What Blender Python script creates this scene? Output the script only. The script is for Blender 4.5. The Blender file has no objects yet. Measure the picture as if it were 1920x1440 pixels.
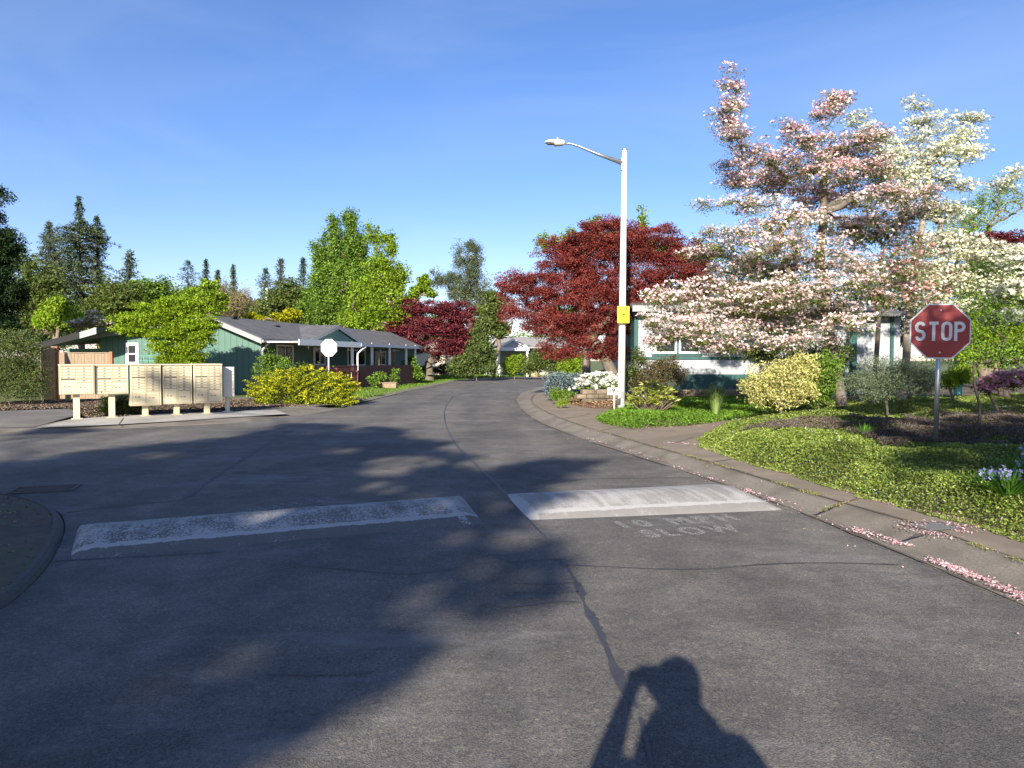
import bpy, math, random
import numpy as np
from mathutils import Vector, Matrix
rng = np.random.default_rng(7); random.seed(7)
S = bpy.context.scene
C = S.collection
# ---------------------------------------------------------------- camera
FPX = 1331.0; PITCH = math.atan(44/FPX); HC = 1.62
cam_d = bpy.data.cameras.new('camera'); cam = bpy.data.objects.new('camera', cam_d); C.objects.link(cam)
cam.location = (0, 0, HC); cam.rotation_euler = (math.pi/2-PITCH, 0, 0)
cam_d.lens = 36*FPX/1920; cam_d.sensor_width = 36; cam_d.clip_start = .02; cam_d.clip_end = 3000
S.camera = cam
def ray(px, py):
    u = (px-960)/FPX; v = (720-py)/FPX
    return np.array([u, math.cos(PITCH)+v*math.sin(PITCH), -math.sin(PITCH)+v*math.cos(PITCH)])
def at(px, py, Y):                      # point seen at pixel, at depth Y
    d = ray(px, py); k = Y/d[1]; return np.array([d[0]*k, Y, HC+d[2]*k])
def gp(px, py, z=0.0):                  # point seen at pixel, on the plane z
    d = ray(px, py); k = (z-HC)/d[2]; return np.array([d[0]*k, d[1]*k, z])
# ---------------------------------------------------------------- sun and sky
SD = ray(1214, 1254); SD = SD/np.linalg.norm(SD)      # direction the light travels
EL = math.asin(-SD[2]); AZ = math.atan2(-SD[0], -SD[1])
sl = bpy.data.lights.new('sun', 'SUN'); sl.energy = 5.0; sl.angle = math.radians(.53); sl.color = (1, .915, .79)
so = bpy.data.objects.new('sun', sl); C.objects.link(so); so.location = (-20, -60, 40)
so.rotation_euler = Vector(SD).to_track_quat('-Z', 'Y').to_euler()
W = bpy.data.worlds.new('World'); S.world = W; W.use_nodes = True
nt = W.node_tree; nt.nodes.clear()
wo = nt.nodes.new('ShaderNodeOutputWorld'); bg = nt.nodes.new('ShaderNodeBackground'); sk = nt.nodes.new('ShaderNodeTexSky')
sk.sky_type = 'NISHITA'; sk.sun_disc = False; sk.sun_elevation = EL; sk.sun_rotation = AZ
sk.air_density = 1.0; sk.dust_density = .3; sk.ozone_density = 4.0; sk.altitude = 50
bg.inputs[1].default_value = .081
# thin cirrus veils, in sky directions
tc = nt.nodes.new('ShaderNodeTexCoord'); mp = nt.nodes.new('ShaderNodeMapping'); mp.inputs['Scale'].default_value = (1.1, 2.0, 4.5)
mp.inputs['Rotation'].default_value = (0, .5, .6)
nz = nt.nodes.new('ShaderNodeTexNoise'); nz.inputs['Scale'].default_value = 1.5; nz.inputs['Detail'].default_value = 6; nz.inputs['Distortion'].default_value = .7
cr = nt.nodes.new('ShaderNodeValToRGB'); cr.color_ramp.elements[0].position = .46; cr.color_ramp.elements[1].position = .8
cr.color_ramp.elements[0].color = (0, 0, 0, 1); cr.color_ramp.elements[1].color = (.13, .13, .13, 1)
mx = nt.nodes.new('ShaderNodeMixRGB'); mx.inputs[2].default_value = (6.0, 6.6, 7.4, 1)
L = nt.links.new
L(tc.outputs['Generated'], mp.inputs[0]); L(mp.outputs[0], nz.inputs['Vector']); L(nz.outputs[0], cr.inputs[0]); L(cr.outputs[0], mx.inputs[0])
hs = nt.nodes.new('ShaderNodeHueSaturation'); hs.inputs['Saturation'].default_value = 1.13; L(sk.outputs[0], hs.inputs['Color']); tn = nt.nodes.new('ShaderNodeMixRGB'); tn.blend_type = 'MULTIPLY'; tn.inputs[0].default_value = 1; tn.inputs[2].default_value = (1.12, .93, 1.03, 1); L(hs.outputs[0], tn.inputs[1]); L(tn.outputs[0], mx.inputs[1]); L(mx.outputs[0], bg.inputs[0]); L(bg.outputs[0], wo.inputs[0])
S.view_settings.view_transform = 'Standard'; S.view_settings.look = 'None'; S.view_settings.gamma = 1
S.view_settings.exposure = 1.2
S.render.engine = 'CYCLES'
S.cycles.max_bounces = 6; S.cycles.diffuse_bounces = 3; S.cycles.transmission_bounces = 4; S.cycles.transparent_max_bounces = 6; S.cycles.glossy_bounces = 2
# ---------------------------------------------------------------- noise on arrays
def vnoise(x, y, s, seed=0):
    x = np.asarray(x, float)/s; y = np.asarray(y, float)/s
    xi = np.floor(x); yi = np.floor(y); fx = x-xi; fy = y-yi
    fx = fx*fx*(3-2*fx); fy = fy*fy*(3-2*fy)
    def h(a, b): v = np.sin(a*127.1+b*311.7+seed*74.7)*43758.5453; return v-np.floor(v)
    return (h(xi, yi)*(1-fx)+h(xi+1, yi)*fx)*(1-fy)+(h(xi, yi+1)*(1-fx)+h(xi+1, yi+1)*fx)*fy
def sstep(t): t = np.clip(t, 0, 1); return t*t*(3-2*t)
# ---------------------------------------------------------------- meshes
def raw_mesh(name, v, f4):
    me = bpy.data.meshes.new(name); n = len(f4); k = f4.shape[1]
    me.vertices.add(len(v)); me.vertices.foreach_set('co', np.ascontiguousarray(v, dtype=np.float32).ravel())
    me.loops.add(n*k); me.loops.foreach_set('vertex_index', np.ascontiguousarray(f4, dtype=np.int32).ravel())
    me.polygons.add(n); me.polygons.foreach_set('loop_start', np.arange(0, n*k, k, dtype=np.int32))
    me.update(calc_edges=True); return me
class MB:
    def __init__(s): s.v = []; s.f = []; s.M = None
    def add(s, vs, fs):
        b = len(s.v)
        for p in vs: s.v.append(tuple(s.M @ Vector(p)) if s.M else tuple(float(c) for c in p))
        for f in fs: s.f.append([b+i for i in f])
        return s
    def box(s, x0, x1, y0, y1, z0, z1):
        return s.add([(x, y, z) for z in (z0, z1) for x, y in ((x0, y0), (x1, y0), (x1, y1), (x0, y1))],
              [(3, 2, 1, 0), (4, 5, 6, 7), (0, 1, 5, 4), (1, 2, 6, 5), (2, 3, 7, 6), (3, 0, 4, 7)])
    def cbox(s, c, d): return s.box(c[0]-d[0]/2, c[0]+d[0]/2, c[1]-d[1]/2, c[1]+d[1]/2, c[2]-d[2]/2, c[2]+d[2]/2)
    def prism(s, pts, off):              # polygon pts (3d) extruded by vector off
        n = len(pts); o = np.array(off, float)
        vs = [tuple(p) for p in pts]+[tuple(np.array(p, float)+o) for p in pts]
        return s.add(vs, [list(range(n))[::-1], list(range(n, 2*n))]+[(i, (i+1) % n, (i+1) % n+n, i+n) for i in range(n)])
    def tube(s, pts, rad, k=8, cap=True):
        pts = [Vector(tuple(map(float, p))) for p in pts]; n = len(pts)
        if not hasattr(rad, '__len__'): rad = [rad]*n
        vs = []; side = None
        for i, p in enumerate(pts):
            d = (pts[min(i+1, n-1)]-pts[max(i-1, 0)]).normalized()
            if side is None: side = d.cross(Vector((0, 0, 1)) if abs(d.z) < .9 else Vector((1, 0, 0))).normalized()
            side = (side-d*side.dot(d)).normalized(); w = d.cross(side)
            for j in range(k):
                a = 2*math.pi*j/k; vs.append(tuple(p+(side*math.cos(a)+w*math.sin(a))*rad[i]))
        fs = [(i*k+j, i*k+(j+1) % k, (i+1)*k+(j+1) % k, (i+1)*k+j) for i in range(n-1) for j in range(k)]
        if cap: fs += [tuple(range(k))[::-1], tuple((n-1)*k+j for j in range(k))]
        return s.add(vs, fs)
    def strip(s, a, b):                  # quads between two polylines
        n = len(a); return s.add(list(a)+list(b), [(i, i+1, n+i+1, n+i) for i in range(n-1)])
    def build(s, name, m, parent=None, smooth=False, bevel=0):
        me = bpy.data.meshes.new(name); me.from_pydata(s.v, [], s.f); me.update()
        return link(name, me, m, parent, smooth, bevel)
def link(name, me, m, parent=None, smooth=False, bevel=0):
    o = bpy.data.objects.new(name, me); C.objects.link(o)
    if m is not None: me.materials.append(m)
    if parent is not None: o.parent = parent
    if smooth: me.polygons.foreach_set('use_smooth', np.ones(len(me.polygons), dtype=bool))
    if bevel:
        b = o.modifiers.new('b', 'BEVEL'); b.width = bevel; b.segments = 2; b.limit_method = 'ANGLE'
    return o
def tag(o, label=None, cat=None, group=None, kind=None):
    if label: o['label'] = label
    if cat: o['category'] = cat
    if group: o['group'] = group
    if kind: o['kind'] = kind
    return o
def empty(name, loc, label, cat, group=None, rz=0):
    o = bpy.data.objects.new(name, None); C.objects.link(o); o.location = tuple(map(float, loc)); o.rotation_euler = (0, 0, rz); o.empty_display_size = .2
    return tag(o, label, cat, group)
def struct(o): o['kind'] = 'structure'; return o
def copy_tree(o, parent=None):
    c = o.copy(); C.objects.link(c)
    if parent: c.parent = parent
    for ch in o.children: copy_tree(ch, c)
    return c
# ---------------------------------------------------------------- materials
def newmat(name):
    m = bpy.data.materials.new(name); m.use_nodes = True; t = m.node_tree; t.nodes.clear()
    return m, t, (lambda k: t.nodes.new('ShaderNode'+k)), t.links.new
def M(name, c, rough=.7, c2=None, sc=3, amt=1.0, bump=0, bsc=60, metal=0, det=5, stretch=None, c3=None, sc3=.4, spec=.4):
    m, t, N, K = newmat(name); out = N('OutputMaterial'); p = N('BsdfPrincipled'); K(p.outputs[0], out.inputs[0])
    p.inputs['Roughness'].default_value = rough; p.inputs['Metallic'].default_value = metal; p.inputs['Specular IOR Level'].default_value = spec
    p.inputs['Base Color'].default_value = (*c, 1)
    tcn = N('TexCoord'); vec = tcn.outputs['Object']
    if stretch:
        mpn = N('Mapping'); mpn.inputs['Scale'].default_value = stretch; K(vec, mpn.inputs[0]); vec = mpn.outputs[0]
    if c2:
        n = N('TexNoise'); n.inputs['Scale'].default_value = sc; n.inputs['Detail'].default_value = det; n.inputs['Roughness'].default_value = .65; K(vec, n.inputs['Vector'])
        r = N('ValToRGB'); r.color_ramp.elements[0].position = .5-.2*amt; r.color_ramp.elements[1].position = .5+.2*amt
        r.color_ramp.elements[0].color = (*c, 1); r.color_ramp.elements[1].color = (*c2, 1); K(n.outputs[0], r.inputs[0]); col = r.outputs[0]
        if c3:
            n3 = N('TexNoise'); n3.inputs['Scale'].default_value = sc3; n3.inputs['Detail'].default_value = 4; K(vec, n3.inputs['Vector'])
            r3 = N('ValToRGB'); r3.color_ramp.elements[0].position = .45; r3.color_ramp.elements[1].position = .65; K(n3.outputs[0], r3.inputs[0])
            x = N('MixRGB'); K(r3.outputs[0], x.inputs[0]); K(col, x.inputs[1]); x.inputs[2].default_value = (*c3, 1); col = x.outputs[0]
        K(col, p.inputs['Base Color'])
    if bump:
        n2 = N('TexNoise'); n2.inputs['Scale'].default_value = bsc; n2.inputs['Detail'].default_value = 3; K(vec, n2.inputs['Vector'])
        b = N('Bump'); b.inputs['Strength'].default_value = bump; b.inputs['Distance'].default_value = .01; K(n2.outputs[0], b.inputs['Height']); K(b.outputs[0], p.inputs['Normal'])
    return m
def LEAF(name, c1, c2, c3=None, tr=.35, gloss=.0, sc=.8, vary=(.72, 1.22)):
    m, t, N, K = newmat(name); out = N('OutputMaterial'); g = N('NewGeometry')
    r = N('ValToRGB'); e = r.color_ramp.elements; e[0].color = (*c1, 1); e[1].color = (*c2, 1)
    if c3: q = e.new(.5); q.color = (*c3, 1)
    K(g.outputs['Random Per Island'], r.inputs[0])
    tcn = N('TexCoord'); n = N('TexNoise'); n.inputs['Scale'].default_value = sc; n.inputs['Detail'].default_value = 2; K(tcn.outputs['Object'], n.inputs['Vector'])
    mr = N('MapRange'); mr.inputs[1].default_value = .3; mr.inputs[2].default_value = .7; mr.inputs[3].default_value = vary[0]; mr.inputs[4].default_value = vary[1]; K(n.outputs[0], mr.inputs[0])
    mu = N('MixRGB'); mu.blend_type = 'MULTIPLY'; mu.inputs[0].default_value = 1; K(r.outputs[0], mu.inputs[1]); K(mr.outputs[0], mu.inputs[2])
    d = N('BsdfDiffuse'); tr_ = N('BsdfTranslucent'); mxx = N('MixShader'); mxx.inputs[0].default_value = tr
    K(mu.outputs[0], d.inputs[0]); K(mu.outputs[0], tr_.inputs[0]); K(d.outputs[0], mxx.inputs[1]); K(tr_.outputs[0], mxx.inputs[2]); last = mxx.outputs[0]
    if gloss:
        gl = N('BsdfGlossy'); gl.inputs['Roughness'].default_value = .45; m2 = N('MixShader'); m2.inputs[0].default_value = gloss
        K(last, m2.inputs[1]); K(gl.outputs[0], m2.inputs[2]); last = m2.outputs[0]
    K(last, out.inputs[0]); return m
# ---------------------------------------------------------------- foliage
def leaf_arrays(P, ln, wd, up=.6, dirs=None, fold=.15, r=rng):
    n = len(P); ln = np.broadcast_to(ln, n)*r.uniform(.45, 1.45, n); wd = np.broadcast_to(wd, n)*r.uniform(.7, 1.2, n)
    nrm = r.normal(size=(n, 3))*.7; nrm[:, 2] += up*1.6; nrm /= np.linalg.norm(nrm, axis=1)[:, None]+1e-9
    t = r.normal(size=(n, 3)) if dirs is None else dirs+r.normal(size=(n, 3))*.35
    t -= nrm*np.sum(t*nrm, 1)[:, None]; t /= np.linalg.norm(t, axis=1)[:, None]+1e-9
    b = np.cross(nrm, t); L_ = (ln/2)[:, None]; W_ = (wd/2)[:, None]; F_ = nrm*W_*fold*4
    v = np.stack([P-t*L_, P+b*W_+F_, P+t*L_, P-b*W_+F_], 1).reshape(-1, 3)
    return v, np.arange(4*n).reshape(n, 4)
def leaf_obj(name, P, ln, wd, m, parent=None, up=.6, dirs=None, fold=.15):
    v, f = leaf_arrays(P, ln, wd, up, dirs, fold); o = link(name, raw_mesh(name, v, f), m, parent); return o
def flower_obj(name, P, size, m, parent=None, up=1.0, petals=4, out=None):
    n = len(P); nrm = rng.normal(size=(n, 3))*.55; nrm[:, 2] += up
    if out is not None: nrm += out
    nrm /= np.linalg.norm(nrm, axis=1)[:, None]
    a = rng.normal(size=(n, 3)); a -= nrm*np.sum(a*nrm, 1)[:, None]; a /= np.linalg.norm(a, axis=1)[:, None]; b = np.cross(nrm, a)
    s = (size*rng.uniform(.75, 1.25, n))[:, None]; vs = [P]; fs = []
    for k in range(petals):
        q = 2*math.pi*k/petals; d = a*math.cos(q)+b*math.sin(q); e = np.cross(nrm, d)
        vs += [P+d*s*.32+e*s*.25+nrm*s*.08, P+d*s*.55+nrm*s*.16, P+d*s*.32-e*s*.25+nrm*s*.08]; i = 1+3*k
        fs.append([0, i, i+1, i+2])
    w = len(vs); v = np.stack(vs, 1).reshape(-1, 3); f = (np.arange(n)*w)[:, None, None]+np.array(fs)[None]
    return link(name, raw_mesh(name, v, f.reshape(-1, 4)), m, parent)
def pxblobs(Z, blobs, deep=.8):
    out = []
    for b in blobs:
        px, py, rx, ry = b[:4]; Zb = Z+(b[4] if len(b) > 4 else 0); c = at(px, py, Zb); k = Zb/FPX
        out.append((c, np.array([rx*k, max(min(rx, ry), .45*max(rx, ry))*k*deep*1.1, ry*k])))
    return out
def grow(base, tips, r0, trunk=None, bend=.15, k=5):
    """skeleton: tips are joined to the nearest inner node; pipe-model radii"""
    base = np.array(base, float); nodes = [base]; par = [-1]
    if trunk is not None:
        for p in trunk: nodes.append(np.array(p, float)); par.append(len(nodes)-2)
    if trunk is not None:      # finer, smoother trunk
        A = np.array(nodes); u = np.linspace(0, len(A)-1, 4*(len(A)-1)+1); A = np.stack([np.interp(u, np.arange(len(A)), A[:, k_]) for k_ in range(3)], 1)
        for _ in range(2): A[1:-1] = (A[:-2]+A[1:-1]*2+A[2:])/4
        A[1:-1] += rng.normal(size=(len(A)-2, 3))*r0*.3; A[1:-1] = (A[:-2]+A[1:-1]*2+A[2:])/4; nodes = list(A); par = list(range(-1, len(nodes)-1))
    ntr = len(nodes)
    order = np.argsort(np.linalg.norm(tips-nodes[-1], axis=1)); tipn = []
    for i in order:
        T = tips[i]; A = np.array(nodes); dv = T-A; d = np.linalg.norm(dv, axis=1)
        cost = d+.35*np.maximum(0, -(dv[:, 2]))+(.0 if ntr < 2 else np.where(np.arange(len(A)) < 3, 99, 0))
        j = int(np.argmin(cost)); p0 = A[j]
        nseg = 2 if d[j] < .8 else 3; last = j
        for q in range(1, nseg+1):
            u = q/nseg; pt = p0+dv[j]*u+rng.normal(size=3)*d[j]*bend*.35*(1 if q < nseg else 0); pt[2] += math.sin(u*math.pi)*d[j]*bend*.4
            nodes.append(pt); par.append(last); last = len(nodes)-1
        tipn.append(last)
    w = np.zeros(len(nodes)); 
    for t_ in tipn: w[t_] += 1
    for i in range(len(nodes)-1, 0, -1): w[par[i]] += w[i]
    rad = r0*np.power(np.maximum(w, .5)/max(w[0], 1), .5); rad[0] = r0*1.25
    for i in range(1, ntr): rad[i] = min(rad[i], r0*(1.15-.55*i/ntr))
    V = []; F = []; b = 0; A = np.array(nodes)
    for i in range(1, len(nodes)):
        p, q = A[par[i]], A[i]; d = q-p; L_ = np.linalg.norm(d)
        if L_ < 1e-4: continue
        d /= L_; s = np.cross(d, [0, 0, 1.] if abs(d[2]) < .9 else [1., 0, 0]); s /= np.linalg.norm(s); e = np.cross(d, s)
        kk = 9 if i < ntr else k; ra = min(rad[par[i]], rad[i]*1.35) if i >= ntr else rad[par[i]]
        for P_, R_ in ((p, ra), (q, rad[i])):
            for j in range(kk): a = 2*math.pi*j/kk; V.append(P_+(s*math.cos(a)+e*math.sin(a))*R_)
        F += [(b+j, b+(j+1) % kk, b+kk+(j+1) % kk, b+kk+j) for j in range(kk)]; b += 2*kk
    return np.array(V), np.array(F)
def sample(blobs, n, shell=.45):
    wt = np.array([b[1][0]*b[1][2] for b in blobs]); wt /= wt.sum(); idx = rng.choice(len(blobs), n, p=wt)
    u = rng.normal(size=(n, 3)); u /= np.linalg.norm(u, axis=1)[:, None]; u *= (rng.uniform(0, 1, n)**shell)[:, None]
    c = np.array([b[0] for b in blobs])[idx]; r_ = np.array([b[1] for b in blobs])[idx]; return c+u*r_
def tree(name, label, cat, base, blobs, lm, bark, nc, per, ls, cr=.35, flat=.5, lw=.55, r0=.15, trunk=None, up=.6, shell=.45,
         flowers=None, group=None, leafkeep=1.0, crownname='crown', bend=.15, keep=None, ground=None):
    base = np.array(base, float); root = empty(name, base, label, cat, group)
    tips = sample(blobs, nc, shell)
    if ground is not None: tips = tips[tips[:, 2] > ground]
    V, F = grow(base, tips, r0, trunk, bend)
    link('trunk', raw_mesh('trunk', V-base, F), bark, root, smooth=True)
    nn = len(tips)*per; ci = np.repeat(np.arange(len(tips)), per)
    sz = rng.uniform(.6, 1.35, len(tips))[ci]
    g = rng.normal(size=(nn, 3)); g /= np.linalg.norm(g, axis=1)[:, None]; g *= (rng.uniform(0, 1, nn)**.5)[:, None]
    g *= (cr*sz)[:, None]*np.array([1, 1, flat]); P = tips[ci]+g
    P[:, 2] -= .25*flat*(g[:, 0]**2+g[:, 1]**2)/cr
    if ground is not None: P[:, 2] = np.maximum(P[:, 2], ground+.02)
    if leafkeep < 1: P = P[rng.uniform(size=nn) < leafkeep]
    if keep is not None: P = P[keep(P)]
    leaf_obj(crownname, P-base, ls, ls*lw, lm, root, up=up)
    if flowers:
        for fn, fm, cnt, fs, sel in flowers:
            tp = tips if sel is None else tips[sel(tips)]
            if len(tp) == 0: continue
            i = rng.integers(0, len(tp), cnt); g = rng.normal(size=(cnt, 3)); g /= np.linalg.norm(g, axis=1)[:, None]
            g *= cr*rng.uniform(.55, 1.1, cnt)[:, None]*np.array([1, 1, flat]); g[:, 2] = np.abs(g[:, 2])*.9+.02
            flower_obj(fn, tp[i]+g-base, fs, fm, root, out=np.array([0, -.35, 0]))
    return root
def conifer(label, px, pytop, Z, rpx, lm, bark, z0=0, droop=.25, dens=1.0, name='fir_tree', pw=.8, low=.08, group=None, ls=None, irr=.3):
    top = at(px, pytop, Z); base = np.array([top[0], Z, z0]); H = top[2]-z0; R = rpx*Z/FPX; ls = ls or .0045*Z
    root = empty(name, base, label, 'conifer', group)
    mb = MB(); mb.tube([(0, 0, 0), (0, 0, H*.5), (0, 0, H*.98)], [H*.018, H*.011, H*.002], 7)
    P = []; D = []; nl = int(34*dens)
    for i in range(nl):
        t = low+(1-low)*(i+rng.uniform(0, 1))/nl; z = H*t; prof = (1-t)**pw*(1-.25*max(0, .25-t)*4)+.006
        lump = 1+irr*(vnoise(t*9, i*.0, 1, seed=px)-.5)*2
        for b in range(rng.integers(4, 7)):
            a = rng.uniform(0, 2*math.pi); l = R*prof*lump*rng.uniform(.5, 1.15); d = np.array([math.cos(a), math.sin(a), 0])
            e = np.array([0, 0, z])+d*l; e[2] += l*(.12-droop+rng.uniform(-.1, .12))
            mid = np.array([0, 0, z])+d*l*.55+np.array([0, 0, l*.08])
            if l > R*.15: mb.tube([(0, 0, z), mid, e], [H*.003, H*.002, H*.0008], 3, False)
            m = max(4, int(l/R*22*dens)); u = rng.uniform(.12, 1.05, m)[:, None]; q = (1-u)*np.array([0, 0, z])+u*e; q[:, 2] += (np.sin(u*np.pi)*l*.1)[:, 0]
            side = np.array([-d[1], d[0], 0])*rng.normal(size=(m, 1))*l*.2*(1.1-u); q = q+side+rng.normal(size=(m, 3))*ls*.4; q[:, 2] -= rng.uniform(0, ls*.9, m)*(1.2-t)
            P.append(q); D.append(np.tile(d*.7+np.array([0, 0, -.5]), (m, 1))+side*.8/(l+.01))
    P = np.concatenate(P); D = np.concatenate(D)
    n3 = 3; P = np.repeat(P, n3, 0)+rng.normal(size=(len(P)*n3, 3))*ls*.45; D = np.repeat(D, n3, 0)
    mb.build('trunk', bark, root, smooth=True)
    leaf_obj('crown', P, ls*1.25, ls*.42, lm, root, up=.5, dirs=D); return root
def shrub(name, label, cat, Z, blobs, lm, bark, n, ls, z0=.0, cr=.14, per=40, flat=.7, up=.5, flowers=None, shell=.33, deep=.9, group=None, lw=.55, r0=.03, bl3=None, base=None, leafkeep=1.):
    bl = bl3 or pxblobs(Z, blobs, deep); cx = np.mean([b[0][0] for b in bl]); cy = np.mean([b[0][1] for b in bl])
    return tree(name, label, cat, base if base is not None else (cx, cy, z0), bl, lm, bark, max(6, n//per), per, ls, cr, flat, lw, r0, None, up, shell, flowers, group, leafkeep, 'foliage', ground=z0)
def text_mesh(txt, h, sx=1.0, ext=.0, off=0.0, space=1.0):
    cu = bpy.data.curves.new('t', 'FONT'); cu.body = txt; cu.size = h; cu.extrude = ext; cu.offset = off; cu.align_x = 'CENTER'; cu.align_y = 'CENTER'; cu.space_character = space
    o = bpy.data.objects.new('t', cu); C.objects.link(o); bpy.context.view_layer.update()
    me = bpy.data.meshes.new_from_object(o.evaluated_get(bpy.context.evaluated_depsgraph_get())); bpy.data.objects.remove(o); bpy.data.curves.remove(cu)
    for v in me.vertices: v.co.x *= sx
    return me
# ================================================================ GROUND
def resamp(p, n):
    p = np.array(p, float); s = np.r_[0, np.cumsum(np.linalg.norm(np.diff(p[:, :2], axis=0), axis=1))]; u = np.linspace(0, s[-1], n)
    return np.stack([np.interp(u, s, p[:, k]) for k in range(p.shape[1])], 1)
def smooth(p, it=2):
    p = np.array(p, float)
    for _ in range(it):
        q = [p[0]]
        for a, b in zip(p[:-1], p[1:]): q += [a*.75+b*.25, a*.25+b*.75]
        q.append(p[-1]); p = np.array(q)
    return p
def G(pts, z=0.0): return [gp(x, y, z) for x, y in pts]
def inside(x, y, poly):
    r = np.zeros(np.shape(x), bool); n = len(poly)
    for i in range(n):
        x1, y1 = poly[i][:2]; x2, y2 = poly[(i+1) % n][:2]
        c = ((y1 > y) != (y2 > y)) & (x < (x2-x1)*(y-y1)/((y2-y1) if y2 != y1 else 1e-9)+x1); r ^= c
    return r
def pldist(x, y, pl):
    d = np.full(np.shape(x), 1e9)
    for a, b in zip(pl[:-1], pl[1:]):
        vx, vy = b[0]-a[0], b[1]-a[1]; t = np.clip(((x-a[0])*vx+(y-a[1])*vy)/(vx*vx+vy*vy+1e-9), 0, 1)
        d = np.minimum(d, np.hypot(x-a[0]-t*vx, y-a[1]-t*vy))
    return d
# ---- materials
def asphalt_mat():
    m, t, N, K = newmat('asphalt'); out = N('OutputMaterial'); p = N('BsdfPrincipled'); K(p.outputs[0], out.inputs[0]); tcn = N('TexCoord'); O = tcn.outputs['Object']
    def noise(sc, det=4, rough=.6):
        n = N('TexNoise'); n.inputs['Scale'].default_value = sc; n.inputs['Detail'].default_value = det; n.inputs['Roughness'].default_value = rough; K(O, n.inputs['Vector']); return n.outputs[0]
    def ramp(f, a, b, ca, cb):
        r = N('ValToRGB'); r.color_ramp.elements[0].position = a; r.color_ramp.elements[1].position = b; r.color_ramp.elements[0].color = (*ca, 1); r.color_ramp.elements[1].color = (*cb, 1); K(f, r.inputs[0]); return r.outputs[0]
    def mix(f, a, b, typ='MIX', fac=None):
        x = N('MixRGB'); x.blend_type = typ
        if fac is not None: x.inputs[0].default_value = fac
        else: K(f, x.inputs[0])
        K(a, x.inputs[1]); K(b, x.inputs[2]); return x.outputs[0]
    base = ramp(noise(.55, 5), .35, .65, (.108, .102, .095), (.158, .148, .135))
    st = ramp(noise(2.6, 6, .7), .4, .7, (.8, .8, .8), (1.18, 1.17, 1.15)); c = mix(None, base, st, 'MULTIPLY', 1)
    sp = N('TexVoronoi'); sp.inputs['Scale'].default_value = 130; K(O, sp.inputs['Vector'])
    s1 = ramp(sp.outputs['Color'], .1, .95, (.3, .3, .31), (1.75, 1.7, 1.6)); c = mix(None, c, s1, 'MULTIPLY', .6)
    cs = N('TexVoronoi'); cs.inputs['Scale'].default_value = 48; K(O, cs.inputs['Vector']); cw = N('TexWhiteNoise'); K(cs.outputs['Color'], cw.inputs['Vector'])
    c = mix(None, c, ramp(cw.outputs[0], .80, .98, (.97, .97, .97), (1.45, 1.4, 1.3)), 'MULTIPLY', .7)
    lm_ = N('Mapping'); lm_.inputs['Rotation'].default_value = (0, 0, .27); lm_.inputs['Scale'].default_value = (1, .12, 1); K(O, lm_.inputs[0]); ln_ = N('TexNoise'); ln_.inputs['Scale'].default_value = .9; ln_.inputs['Detail'].default_value = 5; K(lm_.outputs[0], ln_.inputs['Vector'])
    c = mix(None, c, ramp(ln_.outputs[0], .38, .62, (.78, .79, .8), (1.1, 1.1, 1.08)), 'MULTIPLY', .9)
    c = mix(None, c, ramp(noise(1.7, 3, .4), .66, .74, (1, 1, 1), (.62, .62, .63)), 'MULTIPLY', .7)
    # pale dusty scuffs
    dm = N('Mapping'); dm.inputs['Rotation'].default_value = (0, 0, .35); dm.inputs['Scale'].default_value = (.25, .75, 1); K(O, dm.inputs[0])
    dn = N('TexNoise'); dn.inputs['Scale'].default_value = 1.3; dn.inputs['Detail'].default_value = 9; dn.inputs['Roughness'].default_value = .75; K(dm.outputs[0], dn.inputs['Vector'])
    fm = ramp(dn.outputs[0], .54, .72, (0, 0, 0), (.65, .65, .65)); dust = N('RGB'); dust.outputs[0].default_value = (.24, .235, .23, 1); c = mix(fm, c, dust.outputs[0])
    K(c, p.inputs['Base Color']); p.inputs['Roughness'].default_value = .8; p.inputs['Specular IOR Level'].default_value = .3
    b = N('Bump'); b.inputs['Strength'].default_value = .5; b.inputs['Distance'].default_value = .006; K(sp.outputs['Distance'], b.inputs['Height'])
    b2 = N('Bump'); b2.inputs['Strength'].default_value = .35; b2.inputs['Distance'].default_value = .02; K(noise(9, 4), b2.inputs['Height']); K(b.outputs[0], b2.inputs['Normal']); K(b2.outputs[0], p.inputs['Normal'])
    return m
m_asph = asphalt_mat()
m_seal = M('crack_sealant', (.035, .036, .04), .5, (.055, .055, .058), 8, bump=.2, bsc=40)
m_sealold = M('old_sealant', (.11, .11, .11), .8, (.07, .07, .07), 14, bump=.3)
m_exag = M('aggregate_concrete', (.12, .105, .085), .9, (.26, .23, .185), 60, bump=.8, bsc=120, c3=(.125, .11, .085), sc3=1.5)
m_walk = M('old_concrete', (.17, .135, .097), .9, (.26, .213, .16), 4, bump=.4, bsc=90, c3=(.17, .14, .10), sc3=.9)
m_pad = M('pale_concrete', (.42, .40, .35), .85, (.33, .31, .27), 3, bump=.2, bsc=80, c3=(.28, .26, .23), sc3=1.1)
m_soil = M('soil', (.07, .05, .033), .95, (.13, .10, .06), 5, bump=1, bsc=30, c3=(.05, .045, .03), sc3=.8)
m_gravel = M('gravel', (.10, .075, .055), .95, (.32, .26, .2), 22, bump=1, bsc=60, c3=(.09, .08, .04), sc3=.9)
m_lawn = M('lawn_ground', (.06, .10, .02), .95, (.11, .15, .035), 3, bump=1, bsc=40, c3=(.13, .13, .05), sc3=.5)
m_bark_mulch = M('mulch', (.10, .055, .035), .95, (.22, .13, .08), 30, bump=1, bsc=50, c3=(.07, .045, .03), sc3=3)
m_drive = M('driveway_asphalt', (.16, .145, .125), .9, (.11, .10, .088), 3, bump=.5, bsc=90, c3=(.2, .18, .15), sc3=.6)

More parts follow.
